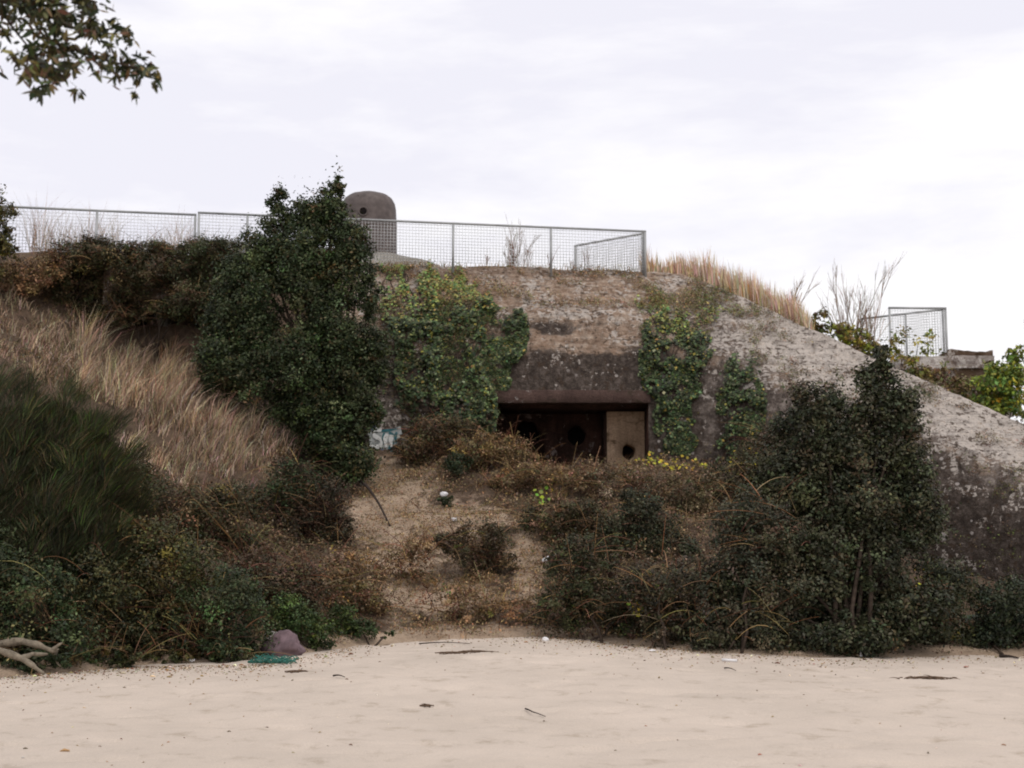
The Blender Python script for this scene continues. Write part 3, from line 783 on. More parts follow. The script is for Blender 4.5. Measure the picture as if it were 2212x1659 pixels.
# ------------------------------------------------------------------ foliage makers
def rand_dirs(n):
    v = RNG.normal(size=(n, 3)); return v / np.linalg.norm(v, axis=1, keepdims=True)
def pick(pal, n, jit=0.25, wts=None):
    pal = np.array(pal, float)
    c = pal[RNG.choice(len(pal), n, p=None if wts is None else np.array(wts) / sum(wts))]
    return np.clip(c * np.array([1.28, 1.20, 0.90]) * (1 + jit * RNG.normal(size=(n, 1))) * (1 + 0.12 * RNG.normal(size=(n, 3))), 0.004, 1)
def leaves(C, size, N=None, aspect=0.5, cols=None, T=None, fold=0.15, six=False):
    """rhombus leaves at centres C; N normals, T long axis"""
    n = len(C)
    size = np.broadcast_to(np.asarray(size, float), (n,))[:, None]
    if N is None: N = rand_dirs(n)
    if T is None: T = rand_dirs(n)
    T = T - (T * N).sum(1, keepdims=True) * N; T /= np.linalg.norm(T, axis=1, keepdims=True) + 1e-9
    B = np.cross(N, T)
    h, wd = size / 2, size * aspect / 2
    if six:
        pts = [C - T * h, C - T * h * 0.25 + B * wd * 0.95 , C + T * h * 0.45 + B * wd * 0.8, C + T * h, C + T * h * 0.45 - B * wd * 0.8, C - T * h * 0.25 - B * wd * 0.95]
        k = 6
    else:
        pts = [C - T * h, C + B * wd + N * fold * wd, C + T * h, C - B * wd + N * fold * wd]
        k = 4
    V = np.stack(pts, 1).reshape(-1, 3)
    Fq = np.arange(n * k).reshape(n, k)
    cl = None if cols is None else np.repeat(cols, k, axis=0)
    return V, Fq, cl
def blades(B, H, W, lean, cols, droop=0.3):
    """grass blades from base points B, height H, lean vectors (n,3)"""
    n = len(B)
    H = np.asarray(H)[:, None]; W = np.asarray(W)[:, None]
    ang = RNG.uniform(0, np.pi, n)
    side = np.stack([np.cos(ang), 0.5 * np.sin(ang), np.zeros(n)], -1)
    up = np.array([0, 0, 1.0])
    m1 = B + (up * 0.55 + lean * 0.35) * H
    tp = B + (up * (1 - droop * np.abs(lean).sum(1, keepdims=True) * 0.5) + lean) * H
    V = np.stack([B - side * W / 2, B + side * W / 2, m1 - side * W * 0.4, m1 + side * W * 0.4, tp], 1).reshape(-1, 3)
    i = np.arange(n)[:, None] * 5
    Q = i + np.array([[0, 1, 3, 2]]); T = i + np.array([[2, 3, 4]])
    return V, [Q, T], np.repeat(cols, 5, axis=0)

HOLM = [(0.030, 0.045, 0.022), (0.014, 0.022, 0.012), (0.055, 0.075, 0.040), (0.10, 0.12, 0.07), (0.09, 0.06, 0.035)]
HOLM_W = [4, 5, 2, 0.7, 0.6]
EVER = [(0.026, 0.032, 0.021), (0.045, 0.052, 0.034), (0.013, 0.016, 0.011), (0.085, 0.088, 0.065), (0.06, 0.042, 0.03)]
EVER_W = [4, 3, 3, 1, 0.8]
BRAM = [(0.055, 0.042, 0.030), (0.042, 0.052, 0.026), (0.19, 0.13, 0.095), (0.022, 0.028, 0.014), (0.045, 0.026, 0.020), (0.14, 0.11, 0.05)]
BRAM_W = [3, 3, 1.3, 4, 3, 0.5]
BROWN = [(0.17, 0.105, 0.072), (0.095, 0.060, 0.042), (0.28, 0.20, 0.15), (0.05, 0.05, 0.028), (0.24, 0.17, 0.075)]
BROWN_W = [3, 3, 2, 1.5, 0.7]
GRN = [(0.035, 0.062, 0.024), (0.06, 0.085, 0.03), (0.022, 0.036, 0.016), (0.09, 0.10, 0.03)]
OLIVE = [(0.075, 0.080, 0.030), (0.04, 0.045, 0.025), (0.13, 0.11, 0.035), (0.03, 0.035, 0.02), (0.08, 0.05, 0.03)]
YEL = [(0.33, 0.27, 0.03), (0.22, 0.21, 0.04), (0.42, 0.32, 0.05), (0.16, 0.20, 0.04)]
YGRN = [(0.16, 0.20, 0.04), (0.09, 0.16, 0.05), (0.32, 0.30, 0.04), (0.06, 0.10, 0.035)]
IVY = [(0.036, 0.056, 0.028), (0.013, 0.021, 0.011), (0.070, 0.100, 0.055), (0.14, 0.17, 0.10), (0.20, 0.18, 0.05)]
STRAW = [(0.44, 0.36, 0.34), (0.28, 0.21, 0.19), (0.54, 0.46, 0.44), (0.13, 0.085, 0.07), (0.05, 0.048, 0.032)]
REED = [(0.44, 0.35, 0.33), (0.54, 0.45, 0.43), (0.32, 0.23, 0.20)]

def crown(name, parent, blobs, Y, pal, wts, leaf=0.06, dens=1.0, clump=0.24, depth=0.8, aspect=0.55, ragged=0.16, mat=None, up=0.35, sprig=0.0, dY=None):
    """blobs (u, v, ru, rv[, dY]) in photo units at depth Y -> one foliage mesh of leaves in clumps"""
    k = px(Y)
    Cs, Ns, Cc = [], [], []
    for b in blobs:
        u, v, ru, rv = b[:4]
        c = P(u, v, Y + (b[4] if len(b) > 4 else 0))
        rx, rz = ru * k, rv * k
        ry = (rx * rz) ** 0.5 * depth
        area = (rx * rz + rx * ry + ry * rz) / 3 * 4 * np.pi
        nc = max(6, int(area / (clump ** 2) * 1.45 * dens))
        rs = min(0.42, 0.55 * min(rx, rz))
        ns_ = max(4, int(area / rs ** 2 * 0.42))
        ds = rand_dirs(ns_)
        sub_c = c + ds * (RNG.uniform(0.25, 1.0, ns_) ** 0.45 * (0.92 + ragged * RNG.normal(size=ns_)))[:, None] * np.maximum(np.array([rx, ry, rz]) - rs * 0.45, 0.02)
        sub_r = rs * RNG.uniform(0.55, 1.15, ns_)
        sub_t = np.exp(0.22 * RNG.normal(size=ns_))
        w_ = sub_r ** 2; si = RNG.choice(ns_, nc, p=w_ / w_.sum())
        d2 = rand_dirs(nc) + ds[si] * 0.55 + np.array([0, -0.1, 0.25]); d2 /= np.linalg.norm(d2, axis=1, keepdims=True)
        cc = sub_c[si] + d2 * (sub_r[si] * RNG.uniform(0.7, 1.08, nc))[:, None]
        d = d2
        base = pick(pal, nc, 0.30, wts) * np.exp(0.30 * RNG.normal(size=(nc, 1))) * sub_t[si][:, None]
        nl = np.maximum(6, (52 * (clump / 0.24) ** 2 * (0.055 / leaf) ** 1.4 * RNG.uniform(0.5, 1.4, nc)).astype(int))
        rep = np.repeat(np.arange(nc), nl)
        n = len(rep)
        size = min(clump, rs * 0.9) * RNG.uniform(0.25, 0.6, nc)[rep]
        p = cc[rep] + RNG.normal(size=(n, 3)) * size[:, None] * np.array([1, 1, 0.75])
        if sprig > 0:
            sp = RNG.random(n) < sprig
            p[sp, 2] += np.abs(RNG.normal(size=sp.sum())) * clump * 1.1
        nr = d[rep] * 0.7 + rand_dirs(n) * 0.9 + np.array([0, -0.1, up])
        nr /= np.linalg.norm(nr, axis=1, keepdims=True)
        cl = base[rep] * 0.6 + pick(pal, n, 0.3, wts) * 0.4
        Cs.append(p); Ns.append(nr); Cc.append(cl)
    C, N, K = np.concatenate(Cs), np.concatenate(Ns), np.concatenate(Cc)
    # nothing below the ground
    gz = np.maximum(ter_z(C[:, 0], C[:, 1], False), sand_z(C[:, 0], C[:, 1]))
    keep = C[:, 2] > gz - 0.1
    C, N, K = C[keep], N[keep], K[keep]
    sz = leaf * 1.25 * RNG.uniform(0.6, 1.35, len(C))
    V, Fq, cl = leaves(C, sz, N, aspect, K)
    return mesh_np(name, V, Fq, mat or LEAF, parent, False, cl)

def limbs(parent, base, blobs, Y, r=0.08, name="stems", mat=BARK, extra=1, wob=0.12):
    m = MB(); k = px(Y)
    for b in blobs:
        for e in range(extra):
            t = P(b[0] + RNG.normal() * b[2] * 0.3, b[1] + RNG.normal() * b[3] * 0.3, Y + (b[4] if len(b) > 4 else 0))
            n = 7
            s = np.linspace(0, 1, n)[:, None]
            st = base + np.array([RNG.normal() * 0.12, RNG.normal() * 0.12, -0.15])
            mid = st * 0.5 + t * 0.5; mid[2] = lerp(st[2], t[2], 0.62)
            pts = (1 - s) ** 2 * st + 2 * s * (1 - s) * mid + s ** 2 * t
            pts[1:-1] += RNG.normal(size=(n - 2, 3)) * wob * 0.5
            m.tube(pts, 0.6 * r * (1 - 0.85 * s[:, 0]), 6)
    return m.build(name, mat, parent, True)

def canes(parent, blobs, Y, n, length=1.0, pal=((0.14, 0.08, 0.06), (0.25, 0.18, 0.12), (0.07, 0.04, 0.035)), r=0.006, name="canes", rise=0.6):
    """thin arching bramble canes and bare twigs"""
    m = MB(); k = px(Y)
    cols = []
    for i in range(n):
        b = blobs[RNG.integers(len(blobs))]
        d = rand_dirs(1)[0]; d[1] = -abs(d[1]); 
        s = P(b[0], b[1], Y + (b[4] if len(b) > 4 else 0)) + d * np.array([b[2] * k, (b[2] * b[3]) ** .5 * k * 0.8, b[3] * k]) * RNG.uniform(0.5, 0.95)
        dr = np.array([RNG.normal() * 0.8, RNG.normal() * 0.4 - 0.1, abs(RNG.normal()) * rise + 0.15]); dr /= np.linalg.norm(dr)
        ln = length * RNG.uniform(0.4, 1.2)
        t = np.linspace(0, 1, 6)[:, None]
        pts = s + dr * ln * t + np.array([0, 0, -0.55]) * ln * t ** 2 * RNG.uniform(0.2, 1.2)
        n0 = m.n
        m.tube(pts, r * RNG.uniform(0.7, 1.5) * (1 - 0.6 * t[:, 0]), 3)
        cols.append(np.tile(pick(pal, 1, 0.2), (m.n - n0, 1)))
    return m.build(name, TWIG, parent, False, np.concatenate(cols))

def shrub(name, label, cat, base_uv, blobs, pal, wts, leaf=0.05, group=None, dY=0.0, dens=1.0, clump=0.24, ncane=0, trunk=0.05, part="foliage", stem="stems", extra=1, fix=None, cane_len=0.9, **kw):
    g = G(*base_uv) if fix is None else np.array(fix)
    if fix is not None: g[2] = ground_at(g[0], g[1])
    Y = g[1] + dY
    root = empty(name, g, label, cat, group)
    crown(part, root, blobs, Y, pal, wts, leaf, dens, clump, **kw)
    limbs(root, g, blobs, Y, trunk, stem, BARK, extra)
    if ncane > 30: canes(root, blobs, Y, ncane, cane_len)
    return root

# ------------------------------------------------------------------ the big evergreen tree in front of the bunker
tb = G(725, 1050)
tree = empty("evergreen_tree", tb, "tall dark evergreen tree with ragged twin tips in front of the bunker", "tree")
TB = [(735, 402, 13, 26), (722, 425, 24, 34), (712, 455, 34, 45), (600, 440, 22, 36), (603, 500, 36, 45), (755, 525, 40, 55), (560, 545, 45, 50), (655, 505, 45, 45), (650, 462, 30, 36), (690, 480, 45, 50), (690, 560, 85, 60), (600, 585, 95, 60), (520, 600, 60, 50),
      (745, 600, 55, 75), (640, 660, 130, 85), (530, 700, 85, 85), (740, 720, 75, 100), (500, 780, 62, 62, -.3), (620, 800, 120, 90, -.3), (750, 820, 75, 85),
      (660, 880, 85, 60), (745, 920, 65, 60), (740, 990, 70, 50, -.3), (675, 960, 45, 50), (795, 640, 26, 50), (810, 770, 34, 60), (790, 900, 40, 45), (480, 830, 45, 30)]
crown("crown", tree, TB, tb[1] - 0.2, HOLM, HOLM_W, 0.062, 1.35, 0.23, 0.75, 0.5, 0.15, sprig=0.04)
limbs(tree, tb, TB, tb[1] - 0.1, 0.15, "trunk", BARK, 1, 0.16)

# ------------------------------------------------------------------ bramble thicket on the crest, left
HG = "bramble bushes along the crest"
shrub("bramble_bush", "reddish brown bramble bush at the far left end of the crest, above the pale grass", "bush", (60, 640), [(55, 600, 75, 40), (110, 575, 50, 35), (20, 600, 40, 35)], BROWN, BROWN_W, 0.05, HG, -0.2, 0.8, 0.2, 60)
shrub("bramble_bush", "dark rounded bramble bush on the crest under the leftmost railing post", "bush", (180, 660), [(150, 585, 65, 45), (215, 570, 75, 45), (160, 640, 70, 45), (235, 640, 60, 50), (190, 555, 90, 34, -.4), (120, 600, 50, 50, -.3), (230, 690, 50, 26, -.2), (205, 548, 60, 34, -1.1)], BRAM, BRAM_W, 0.048, HG, 0.0, 1.0, 0.2, 110)
shrub("bramble_bush", "dark bramble mass hanging over the concrete slot", "bush", (330, 772), [(310, 570, 75, 42), (340, 640, 95, 45), (275, 655, 55, 42), (400, 600, 60, 50), (320, 548, 80, 30, -.4), (370, 670, 60, 24, -.4), (290, 690, 50, 18, -.4), (330, 600, 90, 45, -.6)], BRAM, BRAM_W, 0.048, HG, 0.3, 1.0, 0.2, 130)
shrub("bramble_bush", "green tinged bramble bush touching the left side of the tall evergreen tree", "bush", (480, 790), [(450, 570, 70, 50), (505, 560, 50, 40), (455, 640, 60, 60), (490, 690, 50, 60), (440, 545, 60, 34, -.5), (420, 650, 50, 40, -.5), (470, 740, 45, 40, -.4)], [(0.045, 0.055, 0.03), (0.03, 0.035, 0.02), (0.08, 0.045, 0.035)], [3, 3, 1], 0.048, HG, 0.3, 1.0, 0.2, 90)
# fine dry stalks standing against the railing mesh
def bare_shrub(name, label, u, v, h, wdt, Y, n=9, r=0.010, group=None, pal=((0.20, 0.15, 0.13), (0.13, 0.09, 0.08)), lean=0.0):
    base = P(u, v, Y); k = px(Y)
    gz_ = ground_at(base[0], base[1])
    hb = BVH_B.ray_cast(Vector((base[0], base[1], 60)), Vector((0, 0, -1)))[0]
    if hb is not None: gz_ = max(gz_, hb.z)
    h = h + max(0, (base[2] - gz_) / k); base[2] = gz_
    root = empty(name, base, label, "shrub", group)
    m = MB(); cols = []
    def grow(s, d, ln, rr_, lev):
        n0 = m.n
        t = np.linspace(0, 1, 6)[:, None]
        bend = rand_dirs(1)[0] * 0.12 + np.array([0, 0, 0.12])
        pts = s + d * ln * t + bend * ln * t ** 2
        m.tube(pts, rr_ * (1 - 0.55 * t[:, 0]), 4 if lev else 5)
        cols.append(np.tile(pick(pal, 1, 0.15), (m.n - n0, 1)))
        if lev < 3:
            for q in range(RNG.integers(2, 4)):
                f = RNG.uniform(0.35, 0.95)
                d2 = d + rand_dirs(1)[0] * 0.42 + np.array([0, 0, 0.18]); d2 /= np.linalg.norm(d2)
                grow(s + d * ln * f + bend * ln * f * f, d2, ln * RNG.uniform(0.4, 0.62), rr_ * 0.62, lev + 1)
    for i in range(n):
        d = np.array([RNG.normal() * wdt / h * 0.35 + lean, RNG.normal() * wdt / h * 0.3, 1.0]); d /= np.linalg.norm(d)
        grow(base + np.array([RNG.normal() * 0.05, RNG.normal() * 0.05, -0.1]), d, h * k * RNG.uniform(0.5, 0.72), r, 0)
    m.build("branches", TWIG, root, False, np.concatenate(cols))
    return root
bare_shrub("bare_shrub", "small leafless grey shrub growing behind the railing mesh near its middle", 1112, 580, 88, 45, 37.6, 15, 0.012)
bare_shrub("bare_shrub", "taller leafless shrub with forked upright branches beyond the sloping wing", 1838, 715, 135, 80, 38.0, 9, 0.022, None, ((0.22, 0.17, 0.15), (0.15, 0.11, 0.10)))
bare_shrub("bare_shrub", "leafless twiggy shrub just left of the distant railing", 1885, 735, 130, 70, 39.5, 7, 0.020, None, ((0.25, 0.20, 0.18), (0.17, 0.13, 0.12)))
bare_shrub("bare_branch", "bare crooked branch leaning to the right over the dry reeds", 1665, 668, 150, 20, 37.2, 2, 0.022, None, ((0.18, 0.13, 0.12),), 0.75)
bare_shrub("bare_shrub", "slim leafless stem rising at the right edge of the photo", 2216, 800, 150, 12, 36.0, 2, 0.012)
DS = "thin dry stalks in front of the railing mesh"
for i, (u, v, h, lb_) in enumerate([(1048, 578, 45, "short dry stalk left of the bare shrub behind the mesh"), (1142, 580, 50, "short dry stalk right of the bare shrub behind the mesh"), (1190, 583, 60, "dry stalk beside the middle post of the railing"),
                     (1268, 588, 62, "dark seedy stalk in front of the short return railing"), (1240, 586, 36, "small dry stalk at the left foot of the return railing")]):
    bare_shrub("dry_stalk", lb_, u, v, h, 8, 36.2, 3, 0.008, DS, ((0.22, 0.13, 0.10), (0.15, 0.09, 0.08)))

# ------------------------------------------------------------------ railings
def railing(name, label, A, B, zt_, hgt, posts, cell=0.082, rail=0.05, wire=0.009, skip_first=False, group=None):
    """A, B ground plan ends (x, y); posts as fractions"""
    A, B = np.array(A, float), np.array(B, float)
    root = empty(name, (A[0], A[1], zt_ - hgt), label, "railing", group)
    ln = np.linalg.norm(B - A); d = (B - A) / ln
    def q(t, z, o=0.0): 
        p = A + d * t * ln; return np.array([p[0] + d[1] * o, p[1] - d[0] * o, z])
    for t in posts:
        m = MB(); m.bar(q(t, zt_ - hgt - 0.25), q(t, zt_ - rail / 2 - 0.003), 0.05, 0.06, (d[0], d[1], 0)); m.build("post", GALV, root)
    m = MB(); m.bar(q(posts[0], zt_) - np.array([d[0], d[1], 0]) * 0.03, q(posts[-1], zt_) + np.array([d[0], d[1], 0]) * 0.03, rail, rail); m.build("top_rail", GALV, root)
    for a, b in zip(posts[:-1], posts[1:]):
        m = MB()
        na = max(2, int((b - a) * ln / cell)); 
        for t in np.linspace(a, b, na + 1)[1:-1]: m.bar(q(t, zt_ - hgt + 0.02, 0.004), q(t, zt_ - rail / 2, 0.004), wire, wire, (d[0], d[1], 0))
        for z in np.arange(zt_ - hgt + 0.03, zt_ - rail / 2 - 0.03, cell): m.bar(q(a, z, -0.006) + np.array([d[0], d[1], 0]) * 0.03, q(b, z, -0.006) - np.array([d[0], d[1], 0]) * 0.03, wire, wire)
        m.build("mesh_panel", WIRE, root)
    return root
RG = "galvanised mesh railings on the bunker roof"
ZR = 10.40
def rail_xy(u, v, z=ZR):
    xc = (u * S - 512) / F; yc = (384 - v * S) / F
    d = np.array([xc, _c - yc * _s, _s + yc * _c]); t = (z - CAM[2]) / d[2]
    p = CAM + d * t
    return p[:2]
a0, a1 = rail_xy(-180, 438), rail_xy(422, 464)
railing("mesh_railing", "left run of galvanised mesh railing above the brambles", a0, a1, ZR, 1.12, [0, 0.315, 0.64, 1.0], group=RG)
b0, b1 = rail_xy(430, 459.5, ZR + 0.03), rail_xy(1393, 500, ZR + 0.03)
def fr(u):
    bb = np.array([rail_xy(x, 459.5 + (x - 430) * 40.5 / 963, ZR + 0.03) for x in (u,)])[0]
    return np.linalg.norm(bb - b0) / np.linalg.norm(b1 - b0)
railing("mesh_railing", "long galvanised mesh railing along the bunker roof edge in front of the dome", b0, b1, ZR + 0.03, 1.08, [0, fr(535), fr(762), fr(979), fr(1190), 1.0], group=RG)
c1 = rail_xy(1243, 531)
railing("mesh_railing", "short railing turning back from the right corner of the long railing", (b1[0] - 0.05, b1[1] + 0.12), c1, ZR, 1.05, [0, 1.0], cell=0.075, group=RG)
zr2 = P(2042, 666, 42.0)[2]
d0, d1, d2_ = P(2042, 666, 42.0), rail_xy(1920, 664, zr2), rail_xy(1868, 686, zr2)
railing("mesh_railing", "distant railing beyond the sloping wing, back side of the fenced corner", d0[:2], rail_xy(1921, 665, zr2 + .0), zr2, 1.9 * 1.05, [0, 1.0], cell=0.085, rail=0.06, group=RG)
railing("mesh_railing", "distant railing beyond the sloping wing, its top rail slanting down to the left", (d0[0] - 0.04, d0[1] + 0.15), rail_xy(1862, 688, zr2), zr2 - 0.01, 1.9 * 1.05, [0, 0.45, 1.0], cell=0.085, rail=0.06, group=RG)

# concrete block far right behind the wing
fb = empty("concrete_block", P(2070, 820, 41), "flat topped brown concrete block under the distant railing", "bunker")
def blk(name, mat, ua, ub, va, vb, Ya, Yb, seed, amp=0.06):
    a, b = P(ua, va, Ya), P(ub, vb, Ya)
    xs = np.linspace(a[0], b[0], 24); zs = np.linspace(b[2], a[2], 10); ys = np.linspace(Ya, Yb, 12)
    m = MB()
    def grid(Aa, Bb, f):
        U_, W_ = np.meshgrid(Aa, Bb, indexing='ij'); Vv = f(U_, W_); i_ = np.arange(U_.size).reshape(U_.shape)
        m.add(rough_up(Vv.reshape(-1, 3), amp, 2.0, seed), np.stack([i_[:-1, :-1], i_[1:, :-1], i_[1:, 1:], i_[:-1, 1:]], -1).reshape(-1, 4))
    grid(xs, zs, lambda U_, W_: np.stack([U_, 0 * U_ + Ya, W_], -1))
    grid(xs, ys, lambda U_, W_: np.stack([U_, W_, 0 * U_ + a[2]], -1))
    grid(ys, zs, lambda U_, W_: np.stack([0 * U_ + a[0], U_, W_], -1))
    grid(ys, zs, lambda U_, W_: np.stack([0 * U_ + b[0], U_, W_], -1))
    m.build(name, mat, fb, True)
blk("wall", C_BROW, 1960, 2190, 795, 900, 41.0, 44.5, 61)
blk("roof_slab", C_CAP, 1945, 2150, 768, 796, 40.9, 44.6, 62)
blk("rubble_layer", C_BROW, 2050, 2145, 757, 770, 41.2, 43.6, 63, 0.08)

# ------------------------------------------------------------------ ivy
def ivy(label, polys, n, leaf=0.10, pal=IVY, wts=(4, 3, 2.5, 1, 0.5), up_pal=None):
    """ivy carpets: photo polygons thrown on to the bunker surface"""
    pts, nrm, cl = [], [], []
    for (poly, dens) in polys:
        poly = np.array(poly, float)
        lo, hi = poly.min(0), poly.max(0)
        A = 0.5 * abs(np.dot(poly[:, 0], np.roll(poly[:, 1], 1)) - np.dot(poly[:, 1], np.roll(poly[:, 0], 1)))
        tries = int(A * dens)
        uv = np.stack([RNG.uniform(lo[0] - 14, hi[0] + 14, tries * 3), RNG.uniform(lo[1] - 14, hi[1] + 14, tries * 3)], -1)
        j = uv + 26 * np.stack([fbm(np.c_[uv / 40, 0 * uv[:, :1]], 3, 1), fbm(np.c_[uv / 40, 0 * uv[:, :1]], 3, 2)], -1)
        ok = inpoly(j, poly)
        uv = uv[ok][:tries]
        gap = fbm(np.c_[uv / 22, 0 * uv[:, :1]], 3, 44)
        uv = uv[gap > -0.38 + 0.2 * RNG.normal(size=len(uv))]
        for u, v in uv:
            h, nn_ = ray(BVH_B, u, v)
            if h is None: continue
            nn_ = np.array(nn_); 
            if nn_[1] > 0: nn_ = -nn_
            th_ = 0.03 + 0.22 * max(0, fbm(np.array([u / 30, v / 30, 5.0]), 2, 9) + 0.4) * RNG.random()
            pts.append(np.array(h) + nn_ * th_); nrm.append(nn_); cl.append((u, v))
    pts, nrm = np.array(pts), np.array(nrm)
    c = pick(pal, len(pts), 0.28, wts)
    if up_pal is not None:
        top = np.array(cl)[:, 1] < up_pal[1] + 25 * RNG.normal(size=len(cl))
        c[top] = pick(up_pal[0], top.sum(), 0.25)
    N = nrm * 0.8 + rand_dirs(len(pts)) * 0.55 + np.array([0, -0.2, 0.45]); N /= np.linalg.norm(N, axis=1, keepdims=True)
    V, Fq, cc_ = leaves(pts, leaf * RNG.uniform(0.6, 1.3, len(pts)), N, 0.85, c, np.tile([0, 0, -1.0], (len(pts), 1)) + 0.7 * rand_dirs(len(pts)))
    root = empty("ivy", pts[np.argmin(pts[:, 2])], label, "ivy")
    mesh_np("foliage", V, Fq, LEAF, root, False, cc_)
    # climbing stems
    m = MB()
    for _ in range(14):
        i = RNG.integers(len(pts)); j = RNG.integers(len(pts))
        lo_, hi_ = (i, j) if pts[i][2] < pts[j][2] else (j, i)
        if abs(cl[i][0] - cl[j][0]) > 120: continue
        path = []
        for t in np.linspace(0, 1, 14):
            u = lerp(cl[lo_][0], cl[hi_][0], t) + 5 * math.sin(t * 9 + i); v = lerp(cl[lo_][1], cl[hi_][1], t)
            h, nn_ = ray(BVH_B, u, v)
            if h is not None: path.append(np.array(h) + np.array([0, -0.03, 0.0]))
        if len(path) > 5: m.tube(path, np.linspace(0.022, 0.008, len(path)), 5)
    if m.n: m.build("stem", BARK, root, True)
    return root
def inpoly(p, poly):
    x, y = p[:, 0], p[:, 1]; r = np.zeros(len(p), bool); n = len(poly)
    for i in range(n):
        x1_, y1_ = poly[i]; x2_, y2_ = poly[(i + 1) % n]
        c = ((y1_ > y) != (y2_ > y)) & (x < (x2_ - x1_) * (y - y1_) / (y2_ - y1_ + 1e-12) + x1_)
        r ^= c
    return r
UPG = [(0.16, 0.22, 0.09), (0.08, 0.15, 0.07), (0.22, 0.26, 0.10), (0.27, 0.23, 0.08), (0.16, 0.12, 0.07)]
ivy("large ivy mass hanging over the front wall left of the embrasure",
    [([(850, 690), (960, 650), (1120, 680), (1128, 740), (1110, 830), (1085, 880), (1080, 925), (1020, 900), (960, 860), (890, 880), (850, 800)], 0.40),
     ([(925, 580), (990, 578), (1030, 600), (1050, 650), (1115, 690), (930, 690), (915, 640)], 0.30)], 0, 0.085, IVY, (4, 3, 2.5, 1, 0.5), (UPG, 655))
ivy("bright yellow green ivy patch on the upper left brow", [([(820, 570), (890, 572), (905, 605), (870, 640), (830, 620)], 0.28), ([(815, 640), (900, 630), (920, 690), (850, 720)], 0.07)], 0, 0.08, UPG, (3, 3, 2, 1, 1))
ivy("dark ivy on the wall along the left side of the embrasure, thinning downwards", [([(845, 790), (900, 850), (960, 870), (1070, 900), (1065, 950), (960, 930), (880, 900), (850, 860)], 0.13)], 0, 0.09, [(0.03, 0.05, 0.028), (0.06, 0.045, 0.035)], (3, 2))
ivy("upright ivy column right of the embrasure", [([(1385, 700), (1440, 640), (1470, 690), (1530, 730), (1525, 800), (1505, 860), (1500, 950), (1440, 985), (1400, 930), (1410, 870), (1375, 800)], 0.28), ([(1370, 640), (1400, 650), (1440, 700), (1390, 700)], 0.08), ([(1480, 690), (1540, 640), (1560, 660), (1520, 740)], 0.07)], 0, 0.085, IVY, (4, 4, 1.5, 0.6, 0.4), (UPG, 705))
ivy("narrow ivy strand on the pale corner of the wing wall", [([(1575, 770), (1620, 775), (1645, 860), (1640, 960), (1600, 1040), (1555, 980), (1560, 860)], 0.20)], 0, 0.08, IVY, (4, 3, 2, 0.6, 0.4))

# ------------------------------------------------------------------ slopes: left and lower left plants
LG = "scrubby bushes at the foot of the left slope"
shrub("young_tree", "leafy sapling cut by the left edge of the photo at railing height", "tree", (-20, 660), [(5, 470, 28, 40), (12, 530, 26, 45), (-40, 560, 50, 70), (-60, 450, 50, 60)], OLIVE, None, 0.06, None, -0.3, 0.9, 0.2, 0, 0.05, "crown", "trunk")
shrub("scrub_bush", "dark scrub bush at the sand edge in the far left corner, behind the driftwood", "bush", (60, 1425), [(60, 1310, 105, 90), (-40, 1250, 90, 110), (40, 1400, 80, 40), (150, 1380, 70, 50), (60, 1425, 110, 22, -.5), (-30, 1430, 80, 25, -.4)], HOLM, HOLM_W, 0.045, LG, 0.3, 1.0, 0.2, 60)
shrub("scrub_bush", "dark green scrub bush right of the driftwood, streaked with ochre leaves", "bush", (240, 1428), [(230, 1280, 110, 95), (260, 1380, 100, 50), (170, 1330, 60, 60), (230, 1418, 120, 20, -.5)], [(0.028, 0.036, 0.020), (0.05, 0.05, 0.025), (0.10, 0.075, 0.03), (0.016, 0.02, 0.013)], [4, 3, 1, 4], 0.042, LG, 0.4, 1.0, 0.2, 90)
shrub("scrub_bush", "olive and ochre scrub bush in the middle of the left foot", "bush", (400, 1424), [(380, 1250, 110, 90), (340, 1180, 80, 60), (400, 1340, 90, 60), (370, 1412, 100, 20, -.5)], OLIVE, [2, 3, 1, 4, 1.5], 0.042, LG, 0.5, 1.0, 0.2, 90)
shrub("scrub_bush", "dark rounded scrub bush reaching on to the sand left of the purplish lump", "bush", (490, 1432), [(490, 1330, 85, 85), (500, 1400, 70, 35), (430, 1395, 60, 32)], HOLM, HOLM_W, 0.042, LG, 0.2, 1.0, 0.19, 50)
shrub("scrub_bush", "fresh green bush spreading over the sand right of the purplish lump", "bush", (665, 1405), [(640, 1350, 60, 45), (695, 1375, 40, 28), (600, 1340, 55, 55)], GRN, [3, 2, 4, 0.7], 0.04, LG, 0.2, 1.0, 0.17, 20)
shrub("scrub_bush", "small low green bush at the bare sandy opening", "bush", (790, 1392), [(775, 1365, 42, 24), (745, 1345, 45, 38), (840, 1372, 16, 9)], GRN, [3, 2, 4, 0.7], 0.038, LG, 0.1, 1.0, 0.15, 15)
MG = "bramble clumps on the left slope"
shrub("bramble_clump", "reddish bramble clump below the pale grass, left of the tree", "bush", (330, 1130), [(330, 1090, 90, 55), (290, 1060, 70, 45), (260, 1130, 70, 55)], BRAM, BRAM_W, 0.045, MG, 0.2, 0.8, 0.2, 90)
shrub("bramble_clump", "reddish brown bramble clump in the middle of the left slope", "bush", (470, 1200), [(450, 1120, 95, 70), (500, 1190, 90, 60), (400, 1160, 60, 50)], BRAM, BRAM_W, 0.045, MG, 0.2, 0.9, 0.2, 130, cane_len=1.2)
shrub("bramble_clump", "green topped bramble clump under the left side of the tree", "bush", (600, 1130), [(590, 1075, 85, 50), (640, 1040, 55, 50)], [(0.03, 0.055, 0.028), (0.055, 0.035, 0.028), (0.02, 0.03, 0.018)], [2, 2, 2], 0.045, MG, 0.1, 0.9, 0.2, 70)
